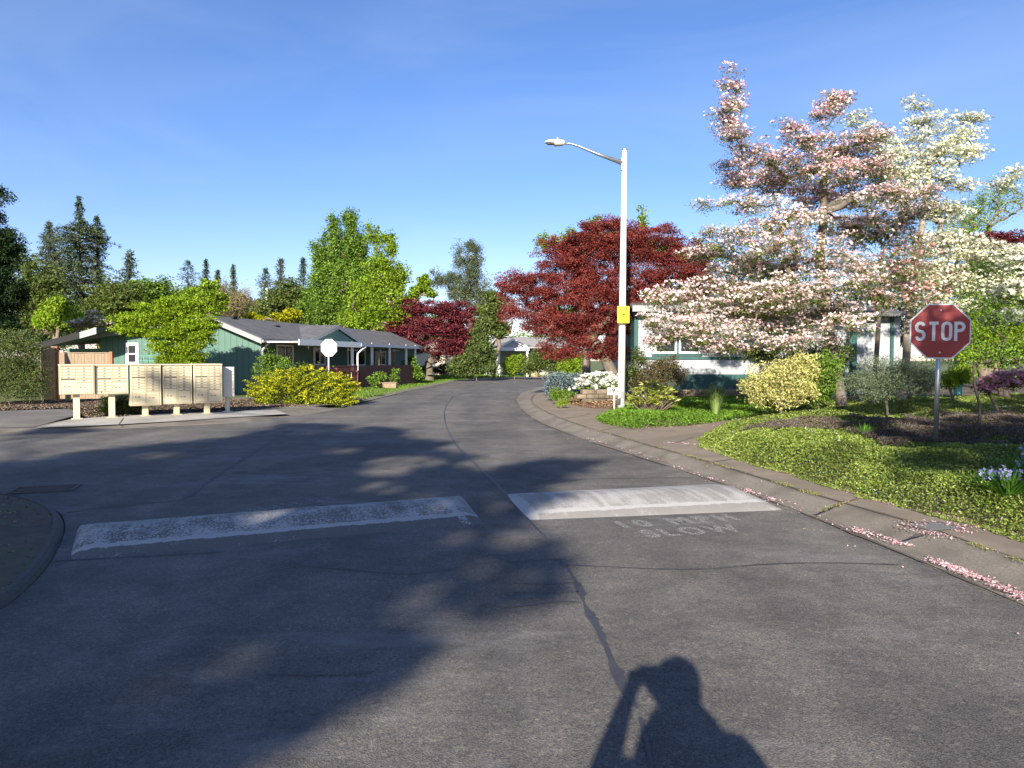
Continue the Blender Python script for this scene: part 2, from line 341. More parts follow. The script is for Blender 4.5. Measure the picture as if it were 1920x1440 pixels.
# ---- ground sheet
mb = MB(); mb.add([(-1500, -700, -.06), (1500, -700, -.06), (1500, 2500, -.06), (-1500, 2500, -.06)], [(0, 1, 2, 3)])
struct(mb.build('ground', m_lawn))
# ---- road
LN = smooth([(-3.05, -8), (-3.05, 0), gp(0, 1147, 0)[:2], gp(44, 1112, 0)[:2], gp(88, 1068, 0)[:2], gp(118, 1013, 0)[:2], gp(124, 980, 0)[:2], gp(110, 957, 0)[:2], gp(60, 938, 0)[:2], gp(0, 928, 0)[:2], (-13, 10.2), (-26, 12)])
LF = smooth([(-26, 18.5)]+[gp(x, y, 0)[:2] for x, y in [(-200, 822), (0, 814), (120, 809), (240, 803), (460, 792), (530, 784), (600, 774), (640, 766), (712, 747), (760, 735), (800, 727), (850, 716)]])
FAR = [gp(850, 712, 0)[:2], gp(905, 709, 0)[:2], gp(965, 707, 0)[:2], gp(1030, 705.5, 0)[:2], (30, 82)]
RE = smooth([(3.45, -8), (3.42, 2), gp(1910, 1132, 0)[:2], gp(1740, 1060, 0)[:2], gp(1550, 980, 0)[:2], gp(1355, 907, 0)[:2], gp(1190, 855, 0)[:2], gp(1110, 830, 0)[:2], gp(1050, 808, 0)[:2], gp(1010, 792, 0)[:2], gp(988, 778, 0)[:2], gp(971, 760, 0)[:2], gp(965, 748, 0)[:2], gp(978, 736, 0)[:2], gp(1010, 726, 0)[:2], gp(1060, 719, 0)[:2], (30, 62)])
poly = [tuple(p)+(0,) for p in LN]+[tuple(p)+(0,) for p in LF]+[(p[0], p[1], 0) for p in FAR]+[tuple(p)+(0,) for p in RE[::-1]]
import bmesh
def poly_obj(name, pts, m, z=None):
    bm = bmesh.new(); vs = [bm.verts.new((p[0], p[1], z if z is not None else p[2])) for p in pts]; f = bm.faces.new(vs); bmesh.ops.triangulate(bm, faces=[f])
    bmesh.ops.recalc_face_normals(bm, faces=bm.faces); me = bpy.data.meshes.new(name); bm.to_mesh(me); bm.free()
    if me.polygons and sum(p.normal.z*p.area for p in me.polygons) < 0: me.flip_normals()
    return link(name, me, m)
struct(poly_obj('road', poly, m_asph))
# ---- right curb strip, rolled: asphalt edge -> joint
JR = smooth([(4.55, -8), (4.55, 2)]+[gp(x, y, .1)[:2] for x, y in [(1875, 1040), (1740, 988), (1610, 952), (1535, 930), (1460, 907), (1390, 885), (1280, 852), (1215, 835), (1150, 815), (1095, 800), (1048, 783), (1010, 766), (995, 752), (1000, 741), (1022, 731), (1075, 723)]]+[(30, 60)])
n = 130; A = resamp([tuple(p) for p in RE], n); B = resamp([tuple(p) for p in JR], n)
# pair each edge sample with its nearest joint point so that the strip stays square
def nearest(A, pl):
    pl = resamp(pl, 1500); out = []; k = 0
    for a in A:
        d = np.hypot(*(pl-a).T); j = int(np.argmin(d[k:k+400]))+k; k = j; out.append(pl[j])
    return np.array(out)
B = nearest(A, [tuple(p) for p in JR])
def curb(name, A, B, prof, m):
    mb = MB(); rows = []
    for u, z in prof: rows.append([(a[0]*(1-u)+b[0]*u, a[1]*(1-u)+b[1]*u, z) for a, b in zip(A, B)])
    for r, s in zip(rows[:-1], rows[1:]): mb.strip(r, s)
    o = mb.build(name, m); me = o.data
    if sum(p.normal.z*p.area for p in me.polygons) < 0: me.flip_normals()
    return struct(o)
curb('curb_strip', A, B, [(-.03, -.04), (0, .008), (.3, .012), (.6, .055), (.82, .097), (1, .103)], m_exag)
m_joint = M('joint_dirt', (.06, .05, .04), .95, (.12, .10, .07), 20)
# ---- right pavement (sidewalk) and the drive
walk = [tuple(p) for p in JR[JR[:, 1] < 60]]+[(30, 60), (30, -8)]
struct(poly_obj('sidewalk', walk, m_walk, z=.104))
# sidewalk joints and a utility cover
def sheet(name, cen, wid, z, m, jit=.2, kind=True, pts=60, z2=None):
    c = resamp(smooth(cen, 2), pts); d = np.gradient(c, axis=0); d /= np.linalg.norm(d, axis=1)[:, None]; nn = np.stack([-d[:, 1], d[:, 0]], 1)
    jn = np.convolve(rng.normal(size=pts+6), np.ones(7)/3.2, 'valid'); w = wid*(1+jit*jn)*.5; w[0] *= .2; w[-1] *= .2; w = np.maximum(w, wid*.1)[:, None]; a = c+nn*w; b = c-nn*w*(1+jit*rng.normal(size=(pts, 1))*.5)
    mb = MB(); mb.strip([(p[0], p[1], z) for p in a], [(p[0], p[1], z) for p in b]); o = mb.build(name, m)
    if sum(p.normal.z for p in o.data.polygons) < 0: o.data.flip_normals()
    return struct(o) if kind else o
P2 = lambda L_, z=0: [gp(x, y, z)[:2] for x, y in L_]
sheet('pavement_joint', [tuple(p[:2]) for p in JR[(JR[:, 1] > 1.5) & (JR[:, 1] < 34)]], .045, .1095, m_joint, .5, pts=220)
sheet('pavement_joint', [tuple(p[:2]) for p in RE[(RE[:, 1] > 1.5) & (RE[:, 1] < 34)]], .05, .0125, m_joint, .6, pts=220)
for i, pr in enumerate([[(1535, 958), (1592, 940), (1610, 935)], [(1330, 868), (1372, 861)], [(1120, 809), (1165, 800), (1190, 805)], [(1700, 1010), (1800, 985), (1850, 975)], [(1262, 832), (1300, 820)], [(1060, 785), (1110, 776)]]):
    sheet('pavement_joint', P2(pr, .104), .03, .1085, m_joint, pts=20)
# ---- left pavements
JL = [gp(x, y, .06)[:2] for x, y in [(-220, 811), (0, 803), (70, 802.5), (225, 796), (345, 789), (460, 783), (530, 771), (560, 766), (600, 760)]]
A2 = resamp([tuple(p) for p in LF if p[1] < 25], 60); B2 = nearest(A2, [(-26, 19.6)]+[tuple(p) for p in JL])
curb('gutter_strip', A2, B2, [(-.03, -.04), (0, .007), (.4, .015), (.8, .055), (1, .062)], m_exag)
apron = [(-26, 19.6)]+JL+P2([(640, 758), (600, 752), (520, 752), (440, 764), (425, 772), (130, 786), (60, 800)], .06)+[gp(-220, 806, .06)[:2]]
struct(poly_obj('shoulder', [tuple(p) for p in apron], m_exag, z=.058))
pad = P2([(70, 802), (150, 799), (225, 795.5), (345, 788.5), (440, 782), (540, 776), (515, 768), (455, 770), (441, 771.5), (331, 774.5), (272, 777.5), (149, 783.5), (120, 789)], .08)
struct(poly_obj('mailbox_pad', [tuple(p) for p in pad], m_pad, z=.08))
sheet('pavement_joint', P2([(222, 797), (232, 783)], .084), .035, .0845, m_joint, pts=16)
struct(poly_obj('side_driveway', [tuple(p) for p in P2([(-330, 808), (60, 801), (152, 776), (130, 766), (0, 770), (-200, 775)], .07)], m_drive, z=.067))
gb = P2([(-300, 776), (0, 770), (128, 766), (152, 777), (160, 785), (300, 777), (430, 773), (520, 765), (640, 757), (690, 748), (620, 742), (450, 745), (250, 747), (0, 753), (-300, 756)], .05)
struct(poly_obj('gravel_bed', [tuple(p) for p in gb], m_gravel, z=.05))
# stones and leaf litter on the gravel
gx = rng.uniform(-19, -6, 30000); gy = rng.uniform(18, 29, 30000); k = inside(gx, gy, gb); gx, gy = gx[k], gy[k]
m_stone = LEAF('stones', (.07, .05, .035), (.32, .25, .18), (.15, .11, .075), tr=0)
tag(leaf_obj('gravel_stones', np.stack([gx, gy, .055+0*gx], 1), .055, .045, m_stone, None, up=.8, fold=.35), 'loose brown and pale gravel on the bed behind the mailboxes', 'gravel', kind='stuff')
# ---- near left corner bed behind its curb
m_kerb = M('corner_curb', (.07, .068, .06), .9, (.12, .115, .10), 30, bump=.6, bsc=90)
A3 = resamp([tuple(p) for p in LN], 120); d = np.gradient(A3, axis=0); d /= np.linalg.norm(d, axis=1)[:, None]; nn = np.stack([-d[:, 1], d[:, 0]], 1)
if inside(*(A3[60]+nn[60]*.3), poly): nn = -nn
curb('corner_curb', A3, A3+nn*.10, [(0, -.02), (.3, .03), (.6, .05), (1, .055)], m_kerb)
isl = [tuple(p) for p in (A3+nn*.09)]+[(-26, -8)]
m_cbed = M('leaf_mould', (.06, .048, .036), .95, (.12, .10, .075), 6, bump=1, bsc=50, c3=(.09, .10, .05), sc3=1.2)
struct(poly_obj('corner_bed', isl, m_cbed, z=.05))
gx = rng.uniform(-9, -3, 6000); gy = rng.uniform(1, 10.5, 6000); k = inside(gx, gy, isl) & (vnoise(gx, gy, .8) > .35); gx, gy = gx[k], gy[k]
m_litter = LEAF('dry_leaves', (.10, .07, .05), (.4, .3, .19), (.2, .12, .06), tr=.1)
tag(leaf_obj('leaf_litter', np.stack([gx, gy, .058+0*gx], 1), .03, .017, m_litter, None, up=1.2), 'scattered dry leaf litter on the dark corner bed at left', 'leaf litter', kind='stuff')
# ---- far lawns: green strip left of the road, verge at the far side
lawn1 = P2([(690, 750), (712, 745.5), (760, 733), (800, 725), (850, 714), (905, 708), (800, 704), (700, 712), (640, 735), (660, 748)])
struct(poly_obj('verge_curb', [tuple(p) for p in P2([(640, 764), (712, 747), (760, 735), (800, 727), (850, 716), (852, 713), (790, 723), (745, 733), (690, 747), (640, 757)])], m_exag, z=.02))
def grass(name, poly, n, h, w, m, zf, label, ysc=0, cond=None, cat='grass'):
    xs = [p[0] for p in poly]; ys = [p[1] for p in poly]
    x = rng.uniform(min(xs), max(xs), n); y = rng.uniform(min(ys), max(ys), n); k = inside(x, y, poly)
    if cond is not None: k &= cond(x, y)
    x, y = x[k], y[k]; z = zf(x, y); hh = h*rng.uniform(.5, 1.2, len(x)); a = rng.uniform(0, 2*np.pi, len(x)); ln = rng.normal(size=(len(x), 2))*hh[:, None]*.35
    dx, dy = np.cos(a)*w, np.sin(a)*w
    v = np.stack([np.stack([x-dx, y-dy, z], 1), np.stack([x+dx, y+dy, z], 1), np.stack([x+ln[:, 0], y+ln[:, 1], z+hh], 1)], 1).reshape(-1, 3)
    return tag(link(name, raw_mesh(name, v, np.arange(len(v)).reshape(-1, 3)), m), label, cat, kind='stuff')
m_grass = LEAF('grass_blades', (.09, .17, .025), (.22, .32, .06), (.14, .25, .035), tr=.4)
m_dry = LEAF('dry_moss', (.22, .18, .08), (.42, .34, .19), (.13, .17, .05), tr=.2)
lp = [tuple(p) for p in lawn1]
grass('lawn_grass', lp, 26000, .08, .03, m_grass, lambda x, y: 0*x-.02, 'short bright grass on the verge before the green house')
lawn2 = [gp(845, 711, 0)[:2]+[0, 1], gp(905, 708, 0)[:2]+[0, 1.5], gp(1045, 704, 0)[:2], (3, 100), (-14, 100), (-12, 60)]
grass('far_lawn_grass', [tuple(p) for p in lawn2], 30000, .14, .06, m_grass, lambda x, y: 0*x-.03, 'sunlit grass verge before the far hedges')
# ---- raised garden beds at right
def height_bed(name, poly, edge, amp, m, z0=.1, res=.14, fall=.8, slope=0.02, nz=.05):
    xs = [p[0] for p in poly]; ys = [p[1] for p in poly]; X, Y = np.meshgrid(np.arange(min(xs), max(xs), res), np.arange(min(ys), max(ys), res))
    def hf(x, y):
        d = np.where(inside(x, y, poly), pldist(x, y, edge), 0); return z0+amp*(1-np.exp(-d/fall))+slope*d+nz*sstep(d/.5)*(vnoise(x, y, 1.1, 3)-.5)*2
    Z = hf(X, Y); ok = inside(X, Y, poly); i = np.arange(X.size).reshape(X.shape)
    f = np.stack([i[:-1, :-1], i[:-1, 1:], i[1:, 1:], i[1:, :-1]], -1); kk = (ok[:-1, :-1] | ok[1:, 1:]); f = f[kk]
    Z = np.where(ok, Z, z0-.03); v = np.stack([X, Y, Z], -1).reshape(-1, 3); return struct(link(name, raw_mesh(name, v, f), m, smooth=True)), hf
E1 = [(4.75, 0.5)]+[tuple(p) for p in P2([(1910, 1003), (1835, 984), (1740, 958), (1660, 940), (1535, 902), (1390, 862), (1320, 836)], .12)]+[tuple(p) for p in P2([(1316, 822), (1340, 806), (1400, 788), (1450, 776)], .12)]+[(11, 23.2), (30, 30)]
M1 = E1+[(30, .5)]
bed1, h1 = height_bed('garden_bed', M1, E1, .19, m_soil, res=.16)
E2 = [tuple(p) for p in P2([(1460, 770), (1400, 782), (1290, 798), (1180, 803), (1128, 793), (1116, 785), (1150, 771), (1165, 762)], .12)]+[(4.0, 24.6)]
M2 = [(30, 32.5), (11.5, 24)]+E2+[(4.3, 34), (30, 40)]
bed2, h2 = height_bed('garden_bed', M2, M2[1:-1], .16, m_soil, res=.2, slope=.012)
E3 = [tuple(p) for p in P2([(1160, 766), (1110, 765), (1062, 757), (1030, 745), (1022, 738), (1035, 730)], .12)]
M3 = E3+[(5, 40), (9, 40), (4.4, 25)]
bed3, h3 = height_bed('garden_bed', M3, E3, .12, m_bark_mulch, res=.2, slope=.01)
def hgt(x, y):
    x = np.asarray(x, float); y = np.asarray(y, float); z = np.full(x.shape, .1)
    for P_, h_ in ((M1, h1), (M2, h2), (M3, h3)): k = inside(x, y, P_); z = np.where(k, h_(x, y), z)
    return z
def hz(x, y): return float(hgt(np.array([x]), np.array([y]))[0])
# ================================================================ STREET THINGS
# ---- speed bumps
def bump_mat(name, cov, len_, wid):
    m, t, N, K = newmat(name); out = N('OutputMaterial'); p = N('BsdfPrincipled'); K(p.outputs[0], out.inputs[0]); tcn = N('TexCoord'); O = tcn.outputs['Object']
    wn = N('TexNoise'); wn.inputs['Scale'].default_value = 9; wn.inputs['Detail'].default_value = 6; wn.inputs['Roughness'].default_value = .8; K(O, wn.inputs['Vector']); va = N('VectorMath'); va.operation = 'SCALE'; va.inputs['Scale'].default_value = .16; K(wn.outputs['Color'], va.inputs[0]); vb = N('VectorMath'); vb.operation = 'ADD'; K(O, vb.inputs[0]); K(va.outputs[0], vb.inputs[1]); vc = N('VectorMath'); vc.operation = 'SUBTRACT'; K(vb.outputs[0], vc.inputs[0]); vc.inputs[1].default_value = (.08, .08, .08)
    sx = N('SeparateXYZ'); K(vc.outputs[0], sx.inputs[0])
    def math_(op, a, b=None):
        q = N('Math'); q.operation = op
        for i, v in enumerate((a, b)):
            if v is None: continue
            if isinstance(v, (int, float)): q.inputs[i].default_value = v
            else: K(v, q.inputs[i])
        return q.outputs[0]
    def band(c, lo, hi): return math_('MULTIPLY', math_('GREATER_THAN', c, lo), math_('LESS_THAN', c, hi))
    n = N('TexNoise'); n.inputs['Scale'].default_value = 48 if cov > .62 else 75; n.inputs['Detail'].default_value = 4; n.inputs['Roughness'].default_value = .7; K(O, n.inputs['Vector'])
    n2 = N('TexNoise'); n2.inputs['Scale'].default_value = 3.2; n2.inputs['Detail'].default_value = 5; K(O, n2.inputs['Vector'])
    mp_ = N('Mapping'); mp_.inputs['Scale'].default_value = (9, .8, 1); mp_.inputs['Rotation'].default_value = (0, 0, .5); K(O, mp_.inputs[0]); n3 = N('TexNoise'); n3.inputs['Scale'].default_value = 1.2; n3.inputs['Detail'].default_value = 5; K(mp_.outputs[0], n3.inputs['Vector'])
    W2 = wid/2; front = math_('LESS_THAN', sx.outputs[1], -W2+.22)
    line = math_('MAXIMUM', math_('MAXIMUM', band(sx.outputs[1], -W2+.22, -W2+.31), math_('GREATER_THAN', sx.outputs[1], W2-.13)), band(sx.outputs[0], len_/2-.34, len_/2-.26) if cov > .62 else math_('LESS_THAN', sx.outputs[0], -len_/2+.1))
    thr = math_('ADD', math_('ADD', cov, math_('MULTIPLY', line, .15)), math_('MULTIPLY', front, -.17 if cov > .62 else -.08))
    v = math_('ADD', math_('ADD', math_('MULTIPLY', n.outputs[0], .95 if cov > .62 else .55), math_('MULTIPLY', n2.outputs[0], .4 if cov > .62 else .3)), math_('MULTIPLY', n3.outputs[0], .2 if cov > .62 else .35))
    d = math_('SUBTRACT', thr, v); mr = N('MapRange'); mr.inputs[1].default_value = -.05; mr.inputs[2].default_value = .04; K(d, mr.inputs[0])
    x = N('MixRGB'); K(mr.outputs[0], x.inputs[0]); x.inputs[1].default_value = (*((.13, .12, .105) if cov > .62 else (.25, .235, .21)), 1); x.inputs[2].default_value = (.40, .39, .365, 1); K(x.outputs[0], p.inputs['Base Color'])
    p.inputs['Roughness'].default_value = .8; b = N('Bump'); b.inputs['Strength'].default_value = .7; b.inputs['Distance'].default_value = .008; K(n.outputs[0], b.inputs['Height']); K(b.outputs[0], p.inputs['Normal']); return m
def speed_bump(nl, nr, fr, fl, label, cov):
    nl, nr, fr, fl = [gp(*q, 0) for q in (nl, nr, fr, fl)]
    c = (nl+nr+fr+fl)/4; u = (nr-nl+fr-fl)/2; ln = np.linalg.norm(u); u /= ln; ang = math.atan2(u[1], u[0]); v = np.array([-u[1], u[0], 0])
    wid = abs(np.dot((fl-nl+fr-nr)/2, v))
    root = empty('speed_bump', c, label, 'speed bump', 'speed bumps across the road', ang)
    nx, ny = 90, 26; mb = MB(); H = .1; vs = []
    for j in range(ny+1):
        q = j/ny; pa = nl*(1-q)+fl*q-c; pb = nr*(1-q)+fr*q-c
        for i in range(nx+1):
            s = i/nx; w = pa*(1-s)+pb*s; ex = min(s, 1-s)*ln; z = H*min(1, math.sin(min(q*1.9, 1)*math.pi/2) if q < .5 else math.sin(min((1-q)*1.9, 1)*math.pi/2))*min(1, ex/.16)**.6
            e = (vnoise(i*.1, j*.1, 1, 5)-.5)*.012
            vs.append((np.dot(w, u), np.dot(w, v)+(e if j in (0, ny) else 0), z-.006 if z < .004 else z+e*.4))
    mb.add(vs, [(j*(nx+1)+i, j*(nx+1)+i+1, (j+1)*(nx+1)+i+1, (j+1)*(nx+1)+i) for j in range(ny) for i in range(nx)])
    mb.build('painted_hump', bump_mat('bump_paint', cov, ln, wid), root, smooth=True)
    return root
speed_bump((128, 1052), (908, 982), (866, 929), (146, 984), 'long worn speed bump across the left lane, white paint mostly scuffed off', .775)
speed_bump((990, 976), (1474, 957), (1345, 907), (946, 926), 'speed bump across the right lane with brighter white paint', .585)
# ---- lettering on the asphalt
def letter_mat():
    m, t, N, K = newmat('worn_road_paint'); out = N('OutputMaterial'); p = N('BsdfPrincipled'); tr = N('BsdfTransparent'); x = N('MixShader'); K(x.outputs[0], out.inputs[0]); tcn = N('TexCoord')
    n = N('TexNoise'); n.inputs['Scale'].default_value = 60; n.inputs['Detail'].default_value = 4; K(tcn.outputs['Object'], n.inputs['Vector']); r = N('ValToRGB'); r.color_ramp.elements[0].position = .43; r.color_ramp.elements[1].position = .6
    K(n.outputs[0], r.inputs[0]); K(r.outputs[0], x.inputs[0]); K(tr.outputs[0], x.inputs[1]); K(p.outputs[0], x.inputs[2]); p.inputs['Base Color'].default_value = (.33, .32, .30, 1); p.inputs['Roughness'].default_value = .85; return m
m_let = letter_mat()
def road_text(txt, a, b, hgt_, flip=False, sx=1.0):
    A_ = gp(*a, 0); B_ = gp(*b, 0); c = (A_+B_)/2; u = B_-A_; ln = np.linalg.norm(u); ang = math.atan2(u[1], u[0])+(math.pi if flip else 0)
    me = text_mesh(txt, hgt_/.7, 1, off=.018*hgt_/.26, space=1.35); xs = [v.co.x for v in me.vertices]; w = max(xs)-min(xs)
    for v in me.vertices: v.co.x *= ln/w
    o = link('road_marking', me, m_let); o.location = (c[0], c[1], .005); o.rotation_euler = (0, 0, ang); return struct(o)
road_text('10 MPH', (1158, 986), (1374, 971), .27)
road_text('SLOW', (1204, 1003), (1384, 991), .27)
road_text('10 MPH', (470, 957), (620, 934), .22, True)
road_text('SLOW', (436, 962), (640, 948), .12, True)
# ---- cracks and sealed seams
S_ = lambda L_, w, m=m_seal, z=.004, j=.35, pts=70: sheet('crack_sealant', P2(L_), w, z, m, j, pts=pts)
S_([(1195, 1330), (1168, 1290), (1145, 1235), (1118, 1170), (1095, 1135), (1088, 1105), (1070, 1075), (1055, 1050)], .045, j=.4)
S_([(1200, 1345), (1215, 1400), (1225, 1460)], .02)
S_([(1690, 1060), (1560, 1055), (1430, 1058), (1330, 1068), (1240, 1068), (1120, 1062), (1060, 1060)], .022)
S_([(1060, 1048), (980, 1052), (900, 1055), (780, 1080), (680, 1070), (560, 1060)], .014)
S_([(1085, 1092), (1030, 1096), (960, 1093)], .014); S_([(1085, 1110), (1020, 1112), (960, 1110)], .014); S_([(1090, 1130), (1040, 1128), (960, 1140), (900, 1135)], .018)
S_([(1025, 1010), (1000, 985), (960, 940), (930, 905), (890, 870), (855, 835), (838, 805), (832, 780), (836, 760), (850, 742)], .03)
S_([(570, 795), (530, 815), (480, 845), (440, 870), (400, 895), (345, 935)], .07, m_sealold, .0035, .3); S_([(345, 937), (250, 945), (190, 951), (122, 962)], .03, m_sealold, .0035)
S_([(350, 938), (300, 941), (125, 961)], .012, m_seal, .006)
S_([(100, 1052), (200, 1047), (300, 1042), (420, 1035)], .02, m_sealold, .0035); S_([(975, 922), (1060, 900), (1150, 897), (1300, 896)], .022)
S_([(900, 1136), (895, 1150)], .01, pts=10); S_([(500, 1265), (620, 1268), (700, 1262)], .008, pts=30)
S_([(860, 740), (905, 732), (940, 722)], .05, pts=30); S_([(985, 780), (940, 775), (900, 765)], .03, pts=30)
# ---- storm drain in the corner gutter
g = gp(84, 918, 0); dr = empty('storm_drain', g, 'dark iron storm drain set in the asphalt at the corner bed', 'storm drain', None, .35); dr.scale = (.8, .8, 1)
m_iron = M('cast_iron', (.05, .045, .04), .7, (.09, .08, .07), 20, bump=.4)
mb = MB(); mb.box(-.45, .45, -.3, -.25, -.02, .016).box(-.45, .45, .25, .3, -.02, .016).box(-.45, -.4, -.25, .25, -.02, .016).box(.4, .45, -.25, .25, -.02, .016); mb.build('frame', m_iron, dr)
mb = MB()
for i in range(9): mb.box(-.39, .39, -.235+i*.055, -.21+i*.055, -.02, .012)
mb.build('grate', m_iron, dr)
g = gp(1752, 988, .104); uc = empty('utility_cover', g, 'small square utility cover sunk in the sidewalk among fallen petals', 'utility cover', None, .25)
mb = MB(); mb.box(-.17, .17, -.12, .12, .1, .114); o = mb.build('lid', M('cover_grey', (.12, .12, .115), .8, (.17, .17, .16), 30), uc); o.location = (0, 0, -.104)
mb = MB(); 
for a in ((-.2, -.17, -.15, .15), (.17, .2, -.15, .15), (-.17, .17, -.15, -.12), (-.17, .17, .12, .15)): mb.box(*a, -.01, .008)
mb.build('rim', m_iron, uc)
# ---- petals and moss
def scat_line(L_, z, n, wid, r=rng):
    c = resamp(P2(L_, z), 200); i = r.integers(0, 200, n); q = c[i]+r.normal(size=(n, 2))*wid
    return q
m_petal = LEAF('fallen_petals', (.52, .28, .29), (.82, .66, .66), (.7, .46, .47), tr=.2)
Q = [scat_line([(1930, 1128), (1860, 1096), (1790, 1068), (1740, 1048)], .012, 1300, .035), scat_line([(1695, 1022), (1650, 1008), (1590, 992)], .012, 700, .05), scat_line([(1640, 1008), (1500, 958), (1430, 930), (1380, 915), (1330, 898), (1200, 850), (1100, 822)], .012, 500, .06),
     scat_line([(1330, 897), (1350, 903)], .012, 60, .03), scat_line([(1395, 918), (1422, 928)], .012, 110, .04), scat_line([(1440, 934), (1460, 940)], .012, 60, .03)]
Q2 = [scat_line([(1920, 1002), (1840, 985), (1745, 960), (1660, 942), (1535, 903), (1390, 864), (1318, 836)], .108, 1500, .05), scat_line([(1930, 1000), (1850, 985), (1800, 975), (1770, 965)], .108, 800, .1), scat_line([(1700, 985), (1755, 980), (1810, 988), (1780, 1008), (1700, 990)], .108, 420, .06), scat_line([(1440, 772), (1340, 797), (1200, 803), (1110, 790)], .108, 350, .06), scat_line([(1310, 833), (1250, 830)], .108, 120, .08)]
Q = np.concatenate([np.c_[np.concatenate(Q), np.full(sum(map(len, Q)), .024)], np.c_[np.concatenate(Q2), np.full(sum(map(len, Q2)), .112)]])
Q = Q[(vnoise(Q[:, 0], Q[:, 1], .16, 31) > .36) | (rng.uniform(size=len(Q)) < .25)]
tag(leaf_obj('fallen_petals', Q, .024, .016, m_petal, None, up=1.5), 'fallen pink petals drifted along the curb and sidewalk', 'petals', kind='stuff')
Q = np.concatenate([scat_line([(1920, 1056), (1870, 1040), (1820, 1020)], .1, 250, .03), scat_line([(1460, 905), (1500, 920), (1535, 930)], .1, 550, .035), scat_line([(1225, 837), (1300, 858), (1390, 886)], .1, 900, .03), scat_line([(1095, 801), (1215, 836)], .1, 400, .02), scat_line([(1535, 960), (1590, 942)], .1, 200, .02), scat_line([(995, 752), (1010, 768), (1060, 790), (1095, 801)], .1, 300, .025)])
Q = Q[vnoise(Q[:, 0], Q[:, 1], .22, 41) > .45]
tag(leaf_obj('joint_moss', np.c_[Q, np.full(len(Q), .115)], .024, .008, m_dry, None, up=.3), 'dry yellow moss and weeds in the curb joint', 'moss', kind='stuff')
n = 500; x = rng.uniform(-4, 3.3, n); y = rng.uniform(1.8, 9, n); k = rng.uniform(size=n) < .6
tag(leaf_obj('road_debris', np.stack([x, y, 0*x+.006], 1)[k], .012, .006, m_litter, None, up=2), 'tiny bits of bark and petals scattered on the asphalt', 'debris', kind='stuff')
n = 1500; i_ = rng.integers(0, 90, n); q_ = B[i_][:, :2]*rng.uniform(0, 1, (n, 1)); t_ = rng.uniform(-.7, 1.1, n)[:, None]; q_ = A[i_][:, :2]*(1-t_)+B[i_][:, :2]*t_+rng.normal(size=(n, 2))*.05; k_ = (q_[:, 1] > 2) & (q_[:, 1] < 26)
zz_ = np.interp(t_[:, 0], [0, .3, .6, .82, 1], [.006, .014, .058, .1, .108]); tag(leaf_obj('stray_petals', np.c_[q_, zz_+.004][k_], .02, .012, LEAF('browned_petals', (.2, .12, .08), (.75, .55, .5), (.45, .3, .24), tr=.1), None, up=1.5), 'browned stray petals and leaf bits strewn over the curb strip', 'petals', kind='stuff')
